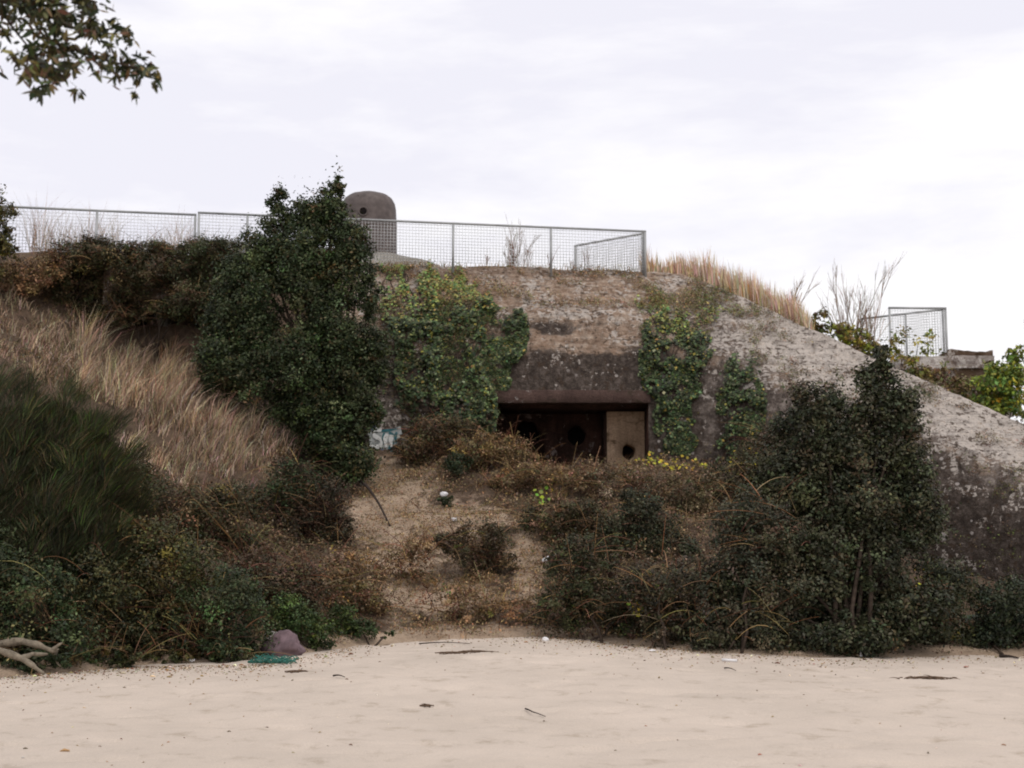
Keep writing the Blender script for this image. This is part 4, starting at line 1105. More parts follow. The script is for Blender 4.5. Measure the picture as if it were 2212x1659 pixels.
shrub("bramble_clump", "dark bramble clump directly under the tree trunk", "bush", (690, 1170), [(700, 1090, 55, 60), (650, 1160, 80, 65), (715, 1150, 45, 55)], [(0.035, 0.028, 0.02), (0.06, 0.03, 0.028), (0.02, 0.022, 0.015)], [3, 2, 4], 0.045, MG, 0.1, 1.0, 0.2, 110)
shrub("bramble_clump", "brown bramble clump above the purplish lump", "bush", (590, 1330), [(560, 1260, 90, 60), (640, 1270, 80, 60), (540, 1330, 60, 40)], [(0.09, 0.05, 0.042), (0.05, 0.04, 0.028), (0.03, 0.03, 0.02)], [2, 2, 3], 0.042, MG, 0.2, 0.9, 0.2, 110)
shrub("bramble_clump", "yellowish brown bramble clump at the left rim of the bare sand slope", "bush", (760, 1330), [(735, 1260, 60, 65), (790, 1300, 55, 45), (720, 1330, 50, 40)], BROWN, [2, 3, 1, 3, 1], 0.042, MG, 0.1, 0.8, 0.2, 70)
# broom bush: long feathery shoots
def broom(label, base_uv, blobs, n, pal, wts, dY=0.0):
    g = G(*base_uv); root = empty("broom_bush", g, label, "bush")
    Y = g[1] + dY; k = px(Y)
    B, Ld, K, Hh = [], [], [], []
    for (u, v, ru, rv, bright) in blobs:
        m_ = int(n * ru * rv / 10000)
        c = P(u, v, Y)
        nt_c = max(20, int(ru * rv / 60)); tips = np.clip(RNG.normal(size=(nt_c, 3)) * 0.62, -1.25, 1.25); ti = RNG.integers(0, nt_c, m_)
        fan = RNG.normal(size=(m_, 3)) * 0.13
        d = tips[ti] + fan
        B.append(c + d * np.array([ru * k, (ru * rv) ** .5 * k * 0.8, rv * k]))
        ln = np.stack([(tips[ti, 0] * 0.6 + 0.2) + fan[:, 0] * 4.5 + (RNG.normal(size=nt_c) * 0.35)[ti], RNG.normal(size=m_) * 0.25 - 0.1, 0 * d[:, 0]], -1)
        Ld.append(ln)
        pk = pick(pal, m_, 0.25, wts) * np.exp(0.35 * RNG.normal(size=nt_c))[ti][:, None]
        pk = np.where(RNG.random((m_, 1)) < bright, pk * np.array([1.5, 1.9, 1.0]) + np.array([0.008, 0.015, 0]), pk)  # painted highlight: a share of shoots lightened, mostly in the upper blobs
        K.append(pk)
        Hh.append(RNG.uniform(0.08, 0.30, m_) * RNG.uniform(0.6, 1.5, nt_c)[ti])
    B = np.concatenate(B); Ld = np.concatenate(Ld); K = np.concatenate(K); Hh = np.concatenate(Hh)
    V, Fc, cl = blades(B, Hh, np.full(len(B), 0.008), Ld, K)
    mesh_np("shoots", V, Fc, LEAF, root, False, cl)
    limbs(root, g, [b[:4] for b in blobs], Y, 0.05, "stems", BARK, 2)
    return root
BRM = [(0.018, 0.027, 0.011), (0.052, 0.038, 0.026), (0.025, 0.038, 0.015), (0.012, 0.014, 0.009)]
broom("soft dark green broom bush with feathery shoots on the left edge", (110, 1290), [(60, 960, 95, 95, 0.05), (150, 945, 65, 65, 0.38), (195, 1010, 75, 75, 0.15), (235, 1090, 55, 80, 0.05), (60, 1060, 120, 90, 0.03), (180, 1110, 90, 90, 0.06), (40, 1180, 110, 90, 0.0), (150, 1200, 100, 70, 0.02), (-60, 1000, 90, 130, 0.0)], 19000, BRM, [3, 3, 3, 3], 0.2)

# ------------------------------------------------------------------ right side shrubs
shrub("evergreen_shrub", "big dark evergreen shrub with a pointed top in front of the wing wall", "shrub", (1840, 1400),
      [(1905, 775, 22, 40), (1893, 830, 45, 55), (1930, 890, 55, 50), (1870, 920, 60, 50), (1770, 870, 50, 45), (1755, 930, 75, 50), (1850, 990, 110, 70), (1745, 1010, 85, 60), (1850, 1090, 130, 80), (1790, 1170, 160, 80), (1850, 1260, 150, 90), (1790, 1350, 180, 60), (1700, 1060, 90, 70), (1955, 1010, 45, 60), (1955, 1110, 65, 80), (1955, 905, 40, 45), (1850, 1375, 130, 42, -.7), (1700, 1385, 120, 34, -.7), (1640, 1290, 110, 75, -.5), (1560, 1370, 110, 42, -.6), (1690, 1200, 80, 60, -.2), (1950, 1330, 90, 60, -.3)],
      EVER, EVER_W, 0.056, None, 0.5, 1.5, 0.22, 30, 0.08, "crown", "trunk", 1, depth=0.8, sprig=0.03)
EG = "low bushes along the right foot of the slope"
shrub("spreading_bush", "greyish green bush merging into the left side of the big evergreen shrub", "bush", (1600, 1412), [(1640, 1110, 90, 60), (1640, 1190, 120, 75), (1600, 1280, 130, 80), (1610, 1360, 130, 50)], [(0.045, 0.05, 0.038), (0.07, 0.065, 0.05), (0.022, 0.026, 0.02), (0.09, 0.06, 0.05)], [4, 2, 4, 1], 0.045, EG, 0.4, 1.0, 0.2, 90, depth=0.7)
shrub("spreading_bush", "dark low bush left of centre of the right foot, beside the red and white bottle", "bush", (1300, 1388), [(1250, 1230, 75, 65), (1300, 1300, 95, 55), (1230, 1310, 70, 45), (1360, 1350, 80, 38)], [(0.03, 0.036, 0.02), (0.06, 0.038, 0.030), (0.018, 0.02, 0.013), (0.05, 0.06, 0.025)], [4, 2, 4, 1], 0.045, EG, 0.35, 1.0, 0.2, 120)
shrub("spreading_bush", "dark bush between the yellow sprig and the sand", "bush", (1460, 1402), [(1430, 1260, 85, 70), (1470, 1340, 90, 50)], [(0.035, 0.036, 0.024), (0.06, 0.042, 0.034), (0.02, 0.02, 0.015)], [4, 2, 4], 0.045, EG, 0.35, 1.0, 0.2, 90)
shrub("spreading_bush", "rounded dark bush in the middle of the slope below the embrasure's right end", "bush", (1385, 1190), [(1385, 1115, 60, 45), (1360, 1170, 80, 50), (1440, 1180, 70, 60)], EVER, EVER_W, 0.045, EG, 0.1, 1.0, 0.18, 50)
shrub("spreading_bush", "brown green bush in the upper middle of the right slope", "bush", (1230, 1170), [(1190, 1130, 70, 50), (1260, 1140, 60, 50), (1230, 1180, 60, 40)], BRAM, BRAM_W, 0.045, EG, 0.1, 0.8, 0.18, 80)
shrub("spreading_bush", "dense bush just left of the dark concrete foot of the wing", "bush", (2030, 1400), [(2010, 1290, 90, 80), (1960, 1370, 90, 38), (2060, 1365, 90, 38)], [(0.03, 0.036, 0.022), (0.05, 0.055, 0.03), (0.016, 0.02, 0.014), (0.10, 0.085, 0.03)], [4, 2, 4, 0.6], 0.045, EG, 0.4, 1.0, 0.2, 40)
shrub("spreading_bush", "dark leafy bush with fern like fronds at the lower right edge", "bush", (2180, 1408), [(2180, 1320, 90, 55), (2150, 1375, 90, 30), (2290, 1330, 90, 60)], [(0.022, 0.034, 0.022), (0.045, 0.06, 0.035), (0.016, 0.02, 0.014)], [4, 1.5, 4], 0.05, EG, 0.3, 1.0, 0.2, 20)
shrub("thorn_bush", "tall dead brown thorn bush against the wall between ivy and evergreen shrub", "bush", (1580, 1110), [(1560, 1040, 80, 45), (1650, 980, 60, 60), (1680, 1040, 50, 50)], [(0.09, 0.07, 0.055), (0.05, 0.05, 0.033), (0.035, 0.035, 0.025)], [2, 2, 3], 0.042, None, 0.2, 0.8, 0.18, 130)
CG = "dry bramble mounds below the embrasure"
shrub("bramble_mound", "reddish bramble mound heaped against the wall left of the embrasure", "bush", (930, 1000), [(930, 945, 60, 40), (895, 975, 40, 32), (985, 940, 55, 35)], BRAM, [4, 1.5, 2, 2, 3, 0.5], 0.045, CG, 0.0, 0.8, 0.18, 110)
shrub("bramble_mound", "orange brown bramble mound under the left half of the embrasure", "bush", (1080, 1010), [(1070, 965, 65, 32), (1120, 985, 50, 24), (1030, 990, 50, 30)], BROWN, [2, 3, 1, 2, 1.6], 0.045, CG, 0.0, 0.8, 0.18, 110)
shrub("bramble_mound", "small dark green mound on the sandy slope below the brambles", "bush", (985, 1040), [(985, 1008, 32, 24)], [(0.02, 0.035, 0.02), (0.035, 0.045, 0.03)], None, 0.045, CG, 0.0, 1.0, 0.16, 10)
shrub("bramble_mound", "dark bramble mound standing alone in the middle of the bare slope", "bush", (1040, 1250), [(1040, 1175, 70, 42), (1060, 1215, 60, 32), (975, 1170, 45, 26)], [(0.045, 0.04, 0.028), (0.07, 0.045, 0.035), (0.03, 0.03, 0.02), (0.10, 0.09, 0.04)], [3, 3, 2, 0.6], 0.045, CG, 0.0, 0.8, 0.18, 90)
shrub('bramble_mound', 'tangled pinkish brown brush right below the sill of the embrasure', 'bush', (1180, 1060), [(1150, 1025, 80, 30), (1230, 1040, 70, 28), (1100, 1040, 50, 28)], BROWN, [3, 3, 2, 2, 1], 0.042, CG, 0.0, 0.5, 0.16, 120)
shrub('bramble_mound', 'tangled dry brush under the pale inner wall of the embrasure', 'bush', (1340, 1075), [(1320, 1045, 80, 32), (1400, 1060, 70, 34)], [(0.14, 0.10, 0.08), (0.08, 0.065, 0.045), (0.26, 0.20, 0.17), (0.045, 0.05, 0.03)], [3, 3, 2, 3], 0.042, CG, 0.0, 0.5, 0.16, 120)
shrub('bramble_mound', 'brown brush below the trailing yellow vine', 'bush', (1480, 1100), [(1480, 1060, 70, 36), (1510, 1110, 80, 40)], [(0.10, 0.08, 0.06), (0.07, 0.06, 0.04), (0.20, 0.15, 0.12), (0.04, 0.045, 0.027)], [3, 3, 1.5, 4], 0.042, CG, 0.0, 0.7, 0.18, 100)
shrub('bramble_mound', 'thin brown mound at the foot of the bare slope above the sand', 'bush', (1000, 1345), [(980, 1310, 90, 34), (1090, 1320, 70, 32)], BROWN, BROWN_W, 0.042, CG, 0.0, 0.4, 0.18, 60)
shrub('bramble_mound', 'thin brown mound on the left half of the bare slope beneath the fallen branch', 'bush', (880, 1260), [(870, 1225, 70, 40), (900, 1180, 50, 30)], BROWN, BROWN_W, 0.042, CG, 0.0, 0.35, 0.18, 50)
shrub("bramble_mound", "tiny dark mound beside the two white scraps", "bush", (968, 1095), [(968, 1085, 18, 13)], [(0.03, 0.045, 0.025)], None, 0.045, CG, 0.0, 1.0, 0.14, 5)
# fern fronds
def fronds(label, u, v, Y, n, ln, pal):
    b = P(u, v, Y); b[2] = max(b[2], ground_at(b[0], b[1]))
    root = empty("fern", b, label, "fern"); Cs, Ts = [], []; m = MB()
    for i in range(n):
        a_ = RNG.uniform(0, 2 * np.pi); t = np.linspace(0, 1, 26)[:, None]
        dr = np.array([math.cos(a_), math.sin(a_) * 0.7, 0.9])
        sp = b + dr * ln * t + np.array([0, 0, -0.95]) * ln * t ** 2
        m.tube(sp, 0.006 * (1.3 - t[:, 0]), 4)
        sd_ = np.array([-math.sin(a_), math.cos(a_), 0])
        for sg in (-1, 1):
            w_ = 0.16 * np.sin(np.clip(t * 3.0, 0, np.pi)) * 0.5 + 0.02
            Cs.append(sp + sg * sd_ * w_); Ts.append(np.tile(sg * sd_, (26, 1)) + dr * 0.3)
    C = np.concatenate(Cs); T = np.concatenate(Ts)
    V, Fq, cl = leaves(C, 0.15, np.tile([0, -0.2, 1.0], (len(C), 1)) + 0.2 * rand_dirs(len(C)), 0.22, pick(pal, len(C), 0.2), T)
    mesh_np("fronds", V, Fq, LEAF, root, False, cl)
    m.build("stalks", BARK, root)
fronds("dark arching fern at the lower right edge", 2150, 1350, 24.4, 16, 0.75, [(0.03, 0.05, 0.035), (0.05, 0.075, 0.055)])
fronds("fern beside the right edge of the photo above the sand", 2205, 1345, 24.8, 14, 0.7, [(0.03, 0.05, 0.035), (0.05, 0.075, 0.055)])

# yellow leaved vines and sprigs
def sprig(label, pts_uv, leaf=0.09, pal=YEL, cat="vine", dY=-0.25, name="yellow_vine", per=4, spread=0.09):
    P3 = []
    for u, v in pts_uv:
        h, _ = ray(BVH_B, u, v); g = G(u, v)
        p = g if (h is None or g[1] < h.y) else np.array(h)
        p = P(u, v, p[1] + dY); P3.append(p)
    P3 = np.array(P3)
    root = empty(name, P3[-1], label, cat)
    C = np.repeat(P3, per, axis=0) + RNG.normal(size=(len(P3) * per, 3)) * spread
    N = np.tile([0, -0.9, 0.6], (len(C), 1)) + 0.6 * rand_dirs(len(C)); N /= np.linalg.norm(N, axis=1, keepdims=True)
    V, Fq, cl = leaves(C, leaf * RNG.uniform(0.6, 1.3, len(C)), N, 0.8, pick(pal, len(C), 0.25), None, 0.1, True)
    mesh_np("leaves", V, Fq, LEAF, root, False, cl)
    m = MB(); m.tube(P3, 0.007, 4); m.build("stem", BARK, root)
def ulist(a, b, n, jv): return [(lerp(a[0], b[0], t) + RNG.normal() * 3, lerp(a[1], b[1], t) + RNG.normal() * jv) for t in np.linspace(0, 1, n)]
sprig("yellow leaved vine trailing below the right end of the embrasure", ulist((1385, 992), (1515, 1012), 26, 7))
sprig("yellow leaved vine hanging in the dark gap beside the wing wall", ulist((1620, 985), (1575, 1010), 10, 10) + ulist((1600, 1010), (1620, 1060), 8, 8))
sprig("bright yellow sprig low on the dark right bushes", ulist((1398, 1250), (1398, 1285), 7, 4) + ulist((1400, 1290), (1365, 1290), 7, 4) + ulist((1362, 1300), (1395, 1322), 7, 4), 0.08, YEL, "vine", -1.3)
sprig("yellow green upright sprig in the middle of the slope", ulist((1195, 1035), (1165, 1075), 9, 6), 0.09, [(0.35, 0.36, 0.05), (0.15, 0.24, 0.05)], "sprig", -0.3)
sprig("small ochre sprig at the left rim of the bare sand", ulist((725, 1210), (735, 1290), 12, 5), 0.06, [(0.20, 0.15, 0.03), (0.12, 0.12, 0.03)], "sprig", -0.9)
sprig("scattered yellow leaves in the bush under the wing wall", ulist((1990, 1250), (1965, 1310), 8, 12), 0.07, [(0.28, 0.25, 0.04)], "sprig", -1.2)
sprig("tiny green shoot on the bare sand slope", ulist((965, 1268), (972, 1300), 6, 3), 0.05, [(0.08, 0.14, 0.03)], "sprig", -0.1, per=3, spread=0.04)

# plants beyond the wing
BG_ = "yellow green plants growing beyond the wing"
shrub("leafy_shrub", "yellow green leafy shrub behind the ridge, under the forked bare shrub", "shrub", None, [(1775, 700, 30, 24), (1815, 720, 38, 28), (1850, 740, 36, 30), (1880, 760, 30, 26)], [(0.13, 0.16, 0.03), (0.07, 0.09, 0.03), (0.26, 0.24, 0.03), (0.11, 0.06, 0.05)], [3, 3, 2, 3], 0.09, BG_, 0, 0.55, 0.22, 20, fix=P(1830, 760, 36.2))
shrub("leafy_shrub", "thin yellow shrub in front of the distant railing", "shrub", None, [(1945, 755, 40, 40), (1975, 790, 40, 28), (2000, 745, 30, 30)], [(0.30, 0.28, 0.04), (0.10, 0.15, 0.04), (0.14, 0.10, 0.06)], [3, 3, 2], 0.09, BG_, 0, 0.2, 0.24, 30, fix=P(1960, 810, 37.5))
shrub("leafy_shrub", "low yellowing shrub on the ground beneath the concrete block", "shrub", None, [(2010, 810, 50, 24), (2060, 850, 60, 36), (1990, 830, 40, 26), (2120, 880, 50, 30)], [(0.13, 0.14, 0.04), (0.12, 0.08, 0.06), (0.06, 0.09, 0.035), (0.18, 0.12, 0.09)], [3, 3, 2, 2], 0.08, BG_, 0, 0.6, 0.24, 40, fix=P(2040, 890, 37.0))
shrub("leafy_shrub", "dense yellow green shrub at the right edge beyond the wing", "shrub", None, [(2140, 820, 45, 35), (2175, 850, 45, 70), (2150, 880, 50, 40), (2195, 800, 22, 40), (2190, 760, 16, 24)], YGRN, [3, 3, 2, 3], 0.10, BG_, 0, 0.7, 0.26, 30, fix=P(2160, 930, 36.4))

# ------------------------------------------------------------------ grass, reeds, low scrub (uncountable)
def scatter(n, poly, zmin=None):
    poly = np.array(poly, float); res = []
    # candidate points over the slope, kept when they fall inside the outline
    xs = RNG.uniform(-16, 13, n * 12); ys = RNG.uniform(18, 40, n * 12)
    zs = ter_z(xs, ys); p = np.stack([xs, ys, zs], -1)
    u, v = proj(p)
    ok = inpoly(np.stack([u, v], -1) + 14 * RNG.normal(size=(len(u), 2)), poly) & (zs > sand_z(xs, ys) - 0.02)
    fx = (xs > FRX[0] - 0.1) & (ys > np.interp(xs, FRX, FRY) - 0.05) & (ys < np.interp(xs, BKX, BKY) + 0.2)
    p = p[ok & ~fx]
    return p[:n]
def grass_obj(name, regions, mat=DRY):
    Vs, Qs, Ts, Ks, off = [], [], [], [], 0
    for poly, n, (h0, h1), pal, lean, wd in regions:
        B = scatter(n, poly)
        tuft = B[RNG.integers(0, len(B), max(1, len(B) // 28))]
        B = tuft[RNG.integers(0, len(tuft), len(B))] + RNG.normal(size=(len(B), 3)) * np.array([0.07, 0.07, 0])
        B[:, 2] = ter_z(B[:, 0], B[:, 1]) - 0.02
        pn = fbm(np.c_[B[:, :2] * 1.1, 0 * B[:, :1]], 4, 55)
        B = B[pn > -0.42 + 0.25 * RNG.normal(size=len(B))]; n_ = len(B)
        patchy = np.clip(fbm(np.c_[B[:, :2] * 0.7, 0 * B[:, :1]], 3, 77) * 0.5 + 0.75, 0.25, 1.3)
        H = RNG.uniform(h0, h1, n_) * patchy
        Ln = np.array(lean) + RNG.normal(size=(n_, 3)) * np.array([0.40, 0.36, 0])
        V, (Q_, T_), K = blades(B, H, np.full(n_, wd), Ln, pick(pal, n_, 0.18) * np.exp(0.35 * fbm(np.c_[B[:, :2] * 1.7, 0 * B[:, :1]], 3, 12))[:, None])
        Vs.append(V); Qs.append(Q_ + off); Ts.append(T_ + off); Ks.append(K); off += len(V)
    o = mesh_np(name, np.concatenate(Vs), [np.concatenate(Qs), np.concatenate(Ts)], mat, None, False, np.concatenate(Ks))
    return o
o = grass_obj("dry_grass", [
    ([(-80, 640), (100, 640), (220, 740), (400, 820), (560, 880), (640, 1010), (600, 1080), (420, 1060), (300, 1000), (250, 900), (120, 830), (-80, 820)], 24000, (0.20, 0.65), STRAW, (0.25, -0.25, 0), 0.013),
    ([(250, 830), (420, 850), (560, 960), (560, 1040), (430, 1050), (300, 960)], 13000, (0.45, 1.0), [(0.56, 0.46, 0.42), (0.44, 0.35, 0.31), (0.30, 0.22, 0.19), (0.12, 0.08, 0.06)], (0.34, -0.34, 0), 0.015),
    ([(0, 700), (250, 760), (450, 840), (560, 960), (520, 1040), (300, 980), (150, 860)], 2600, (0.8, 1.35), [(0.58, 0.48, 0.44), (0.44, 0.36, 0.32)], (0.50, -0.40, 0), 0.013),
    ([(250, 700), (440, 740), (440, 800), (300, 790)], 2500, (0.25, 0.6), [(0.40, 0.31, 0.23), (0.20, 0.14, 0.10)], (0.2, -0.2, 0), 0.013),
    ([(800, 1180), (960, 1220), (1180, 1200), (1200, 1372), (850, 1372)], 2600, (0.10, 0.32), [(0.34, 0.25, 0.17), (0.20, 0.13, 0.09)], (0.1, -0.25, 0), 0.011),
    ([(870, 980), (1050, 960), (1400, 1000), (1500, 1060), (1200, 1100), (950, 1060)], 3600, (0.15, 0.45), [(0.34, 0.25, 0.19), (0.22, 0.14, 0.10), (0.12, 0.08, 0.05)], (0.1, -0.25, 0), 0.011),
    ([(60, 620), (260, 680), (560, 880), (430, 780), (220, 730), (60, 700)], 4500, (0.3, 0.7), [(0.40, 0.30, 0.22), (0.24, 0.15, 0.11)], (0.1, -0.1, 0), 0.012)])
tag(o, "pale dry grass covering the left slope", "grass", None, "stuff")
# reeds along the ridge behind the wing
n = 5200
us = RNG.uniform(1398, 1745, n)
B = shell(us, RNG.uniform(0.7, 1.75, n)); B[:, 2] -= 0.05
Hh = RNG.uniform(0.45, 1.15, n) * np.interp(us, [1398, 1440, 1560, 1700, 1745], [1.1, 0.75, 0.95, 1.15, 0.8]) * (1 + 0.25 * fbm(np.c_[us / 30, us * 0, us * 0], 2, 5))
V, Fc, K = blades(B, Hh, np.full(n, 0.03), np.c_[RNG.normal(size=n) * 0.12 - 0.08, RNG.normal(size=n) * 0.1, np.zeros(n)], pick(REED + [(0.38, 0.22, 0.09)], n, 0.12, [3, 4, 2, 0.6]))
o = mesh_np("dry_reeds", V, Fc, DRY, None, False, K)
tag(o, "pale dry reeds along the ridge behind the wing", "reeds", None, "stuff")

# low scrub: small leaves and twigs hugging the ground
def scrub_obj(name, regions):
    Vs, Fs, Ks, off = [], [], [], 0
    for poly, n, hgt, pal, wts, leaf in regions:
        B = scatter(n, poly); n_ = len(B)
        den = fbm(np.c_[B[:, :2] * 1.3, 0 * B[:, :1]], 4, 33)
        B = B[den > -0.35 + 0.35 * RNG.normal(size=n_)]; n_ = len(B)
        hh = np.clip(hgt * (0.5 + 0.8 * fbm(np.c_[B[:, :2] * 1.6, 0 * B[:, :1]], 3, 34)), 0.02, None)
        rep = 7
        C = np.repeat(B, rep, axis=0) + RNG.normal(size=(n_ * rep, 3)) * 0.09
        C[:, 2] = np.repeat(B[:, 2], rep) + RNG.random(n_ * rep) * np.repeat(hh, rep)
        base = np.repeat(pick(pal, n_, 0.25, wts), rep, axis=0)
        V, Fq, K = leaves(C, leaf * RNG.uniform(0.6, 1.5, len(C)), rand_dirs(len(C)) * 0.8 + np.array([0, -0.25, 0.6]), 0.45, base * 0.6 + 0.4 * pick(pal, len(C), 0.3, wts))
        Vs.append(V); Fs.append(Fq + off); Ks.append(K); off += len(V)
    return mesh_np(name, np.concatenate(Vs), np.concatenate(Fs), LEAF, None, False, np.concatenate(Ks))
SC = [(0.12, 0.075, 0.058), (0.065, 0.045, 0.033), (0.03, 0.036, 0.020), (0.26, 0.19, 0.15), (0.18, 0.14, 0.05)]
o = scrub_obj("low_scrub", [
    ([(860, 960), (1400, 990), (1640, 1040), (1660, 1200), (1500, 1380), (1190, 1385), (1160, 1180), (1090, 1090), (950, 1060), (860, 1030)], 11000, 0.30, [(0.15, 0.10, 0.08), (0.085, 0.06, 0.045), (0.04, 0.045, 0.025), (0.32, 0.23, 0.18), (0.22, 0.17, 0.06)], [3, 3, 2.2, 2.2, 0.6], 0.055),
    ([(-80, 900), (260, 1000), (430, 1050), (620, 1060), (740, 1080), (760, 1240), (850, 1360), (700, 1400), (300, 1420), (-80, 1440)], 12000, 0.32, SC, [3, 3, 3, 1.2, 0.5], 0.05),
    ([(1700, 1150), (2300, 1280), (2300, 1400), (1500, 1410)], 4000, 0.3, SC, [2, 3, 4, 0.5, 0.4], 0.05),
    ([(780, 1010), (960, 1060), (1150, 1100), (1200, 1370), (850, 1370), (760, 1200)], 3200, 0.13, [(0.15, 0.10, 0.075), (0.08, 0.055, 0.04), (0.05, 0.055, 0.03), (0.2, 0.15, 0.1)], [3, 3, 1.5, 1.5], 0.045),
    ([(860, 1200), (1180, 1230), (1200, 1372), (850, 1372)], 1700, 0.15, [(0.18, 0.12, 0.085), (0.10, 0.07, 0.05), (0.06, 0.06, 0.03)], [3, 3, 1], 0.045),
    ([(-60, 560), (120, 560), (300, 700), (560, 860), (640, 1000), (500, 960), (300, 880), (-60, 800)], 5200, 0.30, SC, [3, 3, 2, 1.5, 0.5], 0.05),
    ([(740, 1000), (900, 1010), (1150, 1100), (1200, 1370), (830, 1370), (740, 1150)], 9000, 0.24, [(0.27, 0.18, 0.12), (0.13, 0.085, 0.055), (0.055, 0.06, 0.028), (0.36, 0.26, 0.18)], [3, 3, 2, 2], 0.045),
    ([(800, 985), (900, 940), (1150, 960), (1400, 985), (1420, 1010), (1150, 1000), (900, 1000)], 1500, 0.3, [(0.13, 0.075, 0.05), (0.20, 0.15, 0.06), (0.05, 0.05, 0.03)], [3, 1.5, 2], 0.05)])
tag(o, "low reddish brown scrub and dead twigs covering the dune slope", "scrub", None, "stuff")
# moss cushions and small dead plants rooted in the concrete
def shell_tufts():
    Cs, Ks = [], []
    for (ua, ub, ra, rb, n, thr, pal, hh) in [
        (800, 1500, 1.9, 3.6, 4200, 0.12, [(0.22, 0.14, 0.09), (0.13, 0.085, 0.055), (0.34, 0.25, 0.18), (0.09, 0.10, 0.045)], 0.10),
        (1380, 1640, 1.9, 4.6, 2400, 0.1, [(0.10, 0.13, 0.055), (0.20, 0.15, 0.11), (0.12, 0.09, 0.07), (0.16, 0.18, 0.08)], 0.10),
        (1500, 2500, 1.7, 4.8, 5200, 0.25, [(0.14, 0.10, 0.08), (0.09, 0.065, 0.055), (0.10, 0.10, 0.055), (0.22, 0.16, 0.13)], 0.06),
        (1500, 2400, 4.6, 6.6, 2000, 0.2, [(0.12, 0.09, 0.07), (0.10, 0.12, 0.05)], 0.08),
        (790, 1080, 3.5, 6.4, 2600, -0.1, [(0.05, 0.06, 0.03), (0.10, 0.07, 0.05), (0.04, 0.03, 0.02)], 0.14)]:
        u = RNG.uniform(ua, ub, n); r = RNG.uniform(ra, rb, n); p = shell(u, r)
        k = fbm(p * np.array([1.6, 1.6, 2.6]), 4, 91); p = p[k > thr]
        rep_ = 7
        C = np.repeat(p, rep_, axis=0) + RNG.normal(size=(len(p) * rep_, 3)) * 0.045
        C[:, 2] += RNG.random(len(C)) * hh; C[:, 1] -= 0.05
        Cs.append(C); Ks.append(np.repeat(pick(pal, len(p), 0.25), rep_, axis=0) * np.exp(0.2 * RNG.normal(size=(len(C), 1))))
    C = np.concatenate(Cs); K = np.concatenate(Ks)
    V, Fq, K = leaves(C, 0.045 * RNG.uniform(0.6, 1.5, len(C)), rand_dirs(len(C)) * 0.8 + np.array([0, -0.3, 0.5]), 0.45, K)
    tag(mesh_np("moss_tufts", V, Fq, LEAF, None, False, K), "brown moss cushions and tiny dead plants growing on the bunker concrete", "moss", None, "stuff")
shell_tufts()
# dead twigs in the scrub
m = MB(); cols = []
B = np.concatenate([scatter(900, [(860, 960), (1400, 990), (1640, 1040), (1660, 1200), (1500, 1380), (1190, 1385), (1160, 1180)]), scatter(900, [(-80, 900), (430, 1050), (740, 1080), (850, 1360), (300, 1420), (-80, 1440)]), scatter(350, [(780, 1010), (1150, 1100), (1200, 1370), (850, 1370)])])
for b in B:
    d = np.array([RNG.normal(), RNG.normal() * 0.5 - 0.2, abs(RNG.normal()) * 0.7 + 0.2]); d /= np.linalg.norm(d)
    t = np.linspace(0, 1, 5)[:, None]; ln = RNG.uniform(0.25, 0.8)
    n0 = m.n; m.tube(b + d * ln * t + np.array([0, 0, -0.35]) * ln * t ** 2, 0.006 * (1.2 - t[:, 0]), 3)
    cols.append(np.tile(pick([(0.22, 0.16, 0.12), (0.12, 0.07, 0.055), (0.07, 0.045, 0.035)], 1, 0.2), (m.n - n0, 1)))
o = m.build("dead_twigs", TWIG, None, False, np.concatenate(cols)); tag(o, "thin dead twigs tangled in the scrub on the slope", "twigs", None, "stuff")
# fine dry stalks on the roof edge
n = 900
us = RNG.uniform(60, 560, n); B = np.array([P(u, 590, 35.3 + RNG.random()) for u in us]); B[:, 2] = ter_z(B[:, 0], B[:, 1])
V, Fc, K = blades(B, RNG.uniform(0.5, 1.25, n) * (0.6 + 0.5 * np.clip(1 + fbm(np.c_[us / 40, us * 0, us * 0], 2, 3), 0, 2)), np.full(n, 0.012), np.c_[RNG.normal(size=n) * 0.35, RNG.normal(size=n) * 0.2, np.zeros(n)], pick([(0.20, 0.14, 0.12), (0.28, 0.21, 0.17)], n, 0.2))
n2 = 700; us2 = RNG.uniform(820, 1400, n2); B2 = np.array([shell(np.array(u), np.array(1.9)) for u in us2]); B2[:, 1] += RNG.uniform(-.2, .5, n2)
V2, Fc2, K2 = blades(B2, RNG.uniform(0.08, 0.28, n2), np.full(n2, 0.014), np.c_[RNG.normal(size=n2) * 0.35, RNG.normal(size=n2) * 0.2, np.zeros(n2)], pick([(0.22, 0.15, 0.11), (0.30, 0.22, 0.15), (0.12, 0.12, 0.05)], n2, 0.2))
o = mesh_np("dry_weeds", np.concatenate([V, V2]), [np.concatenate([Fc[0], Fc2[0] + len(V)]), np.concatenate([Fc[1], Fc2[1] + len(V)])], DRY, None, False, np.concatenate([K, K2]))
tag(o, "thin dry weeds along the foot of the roof railings", "weeds", None, "stuff")

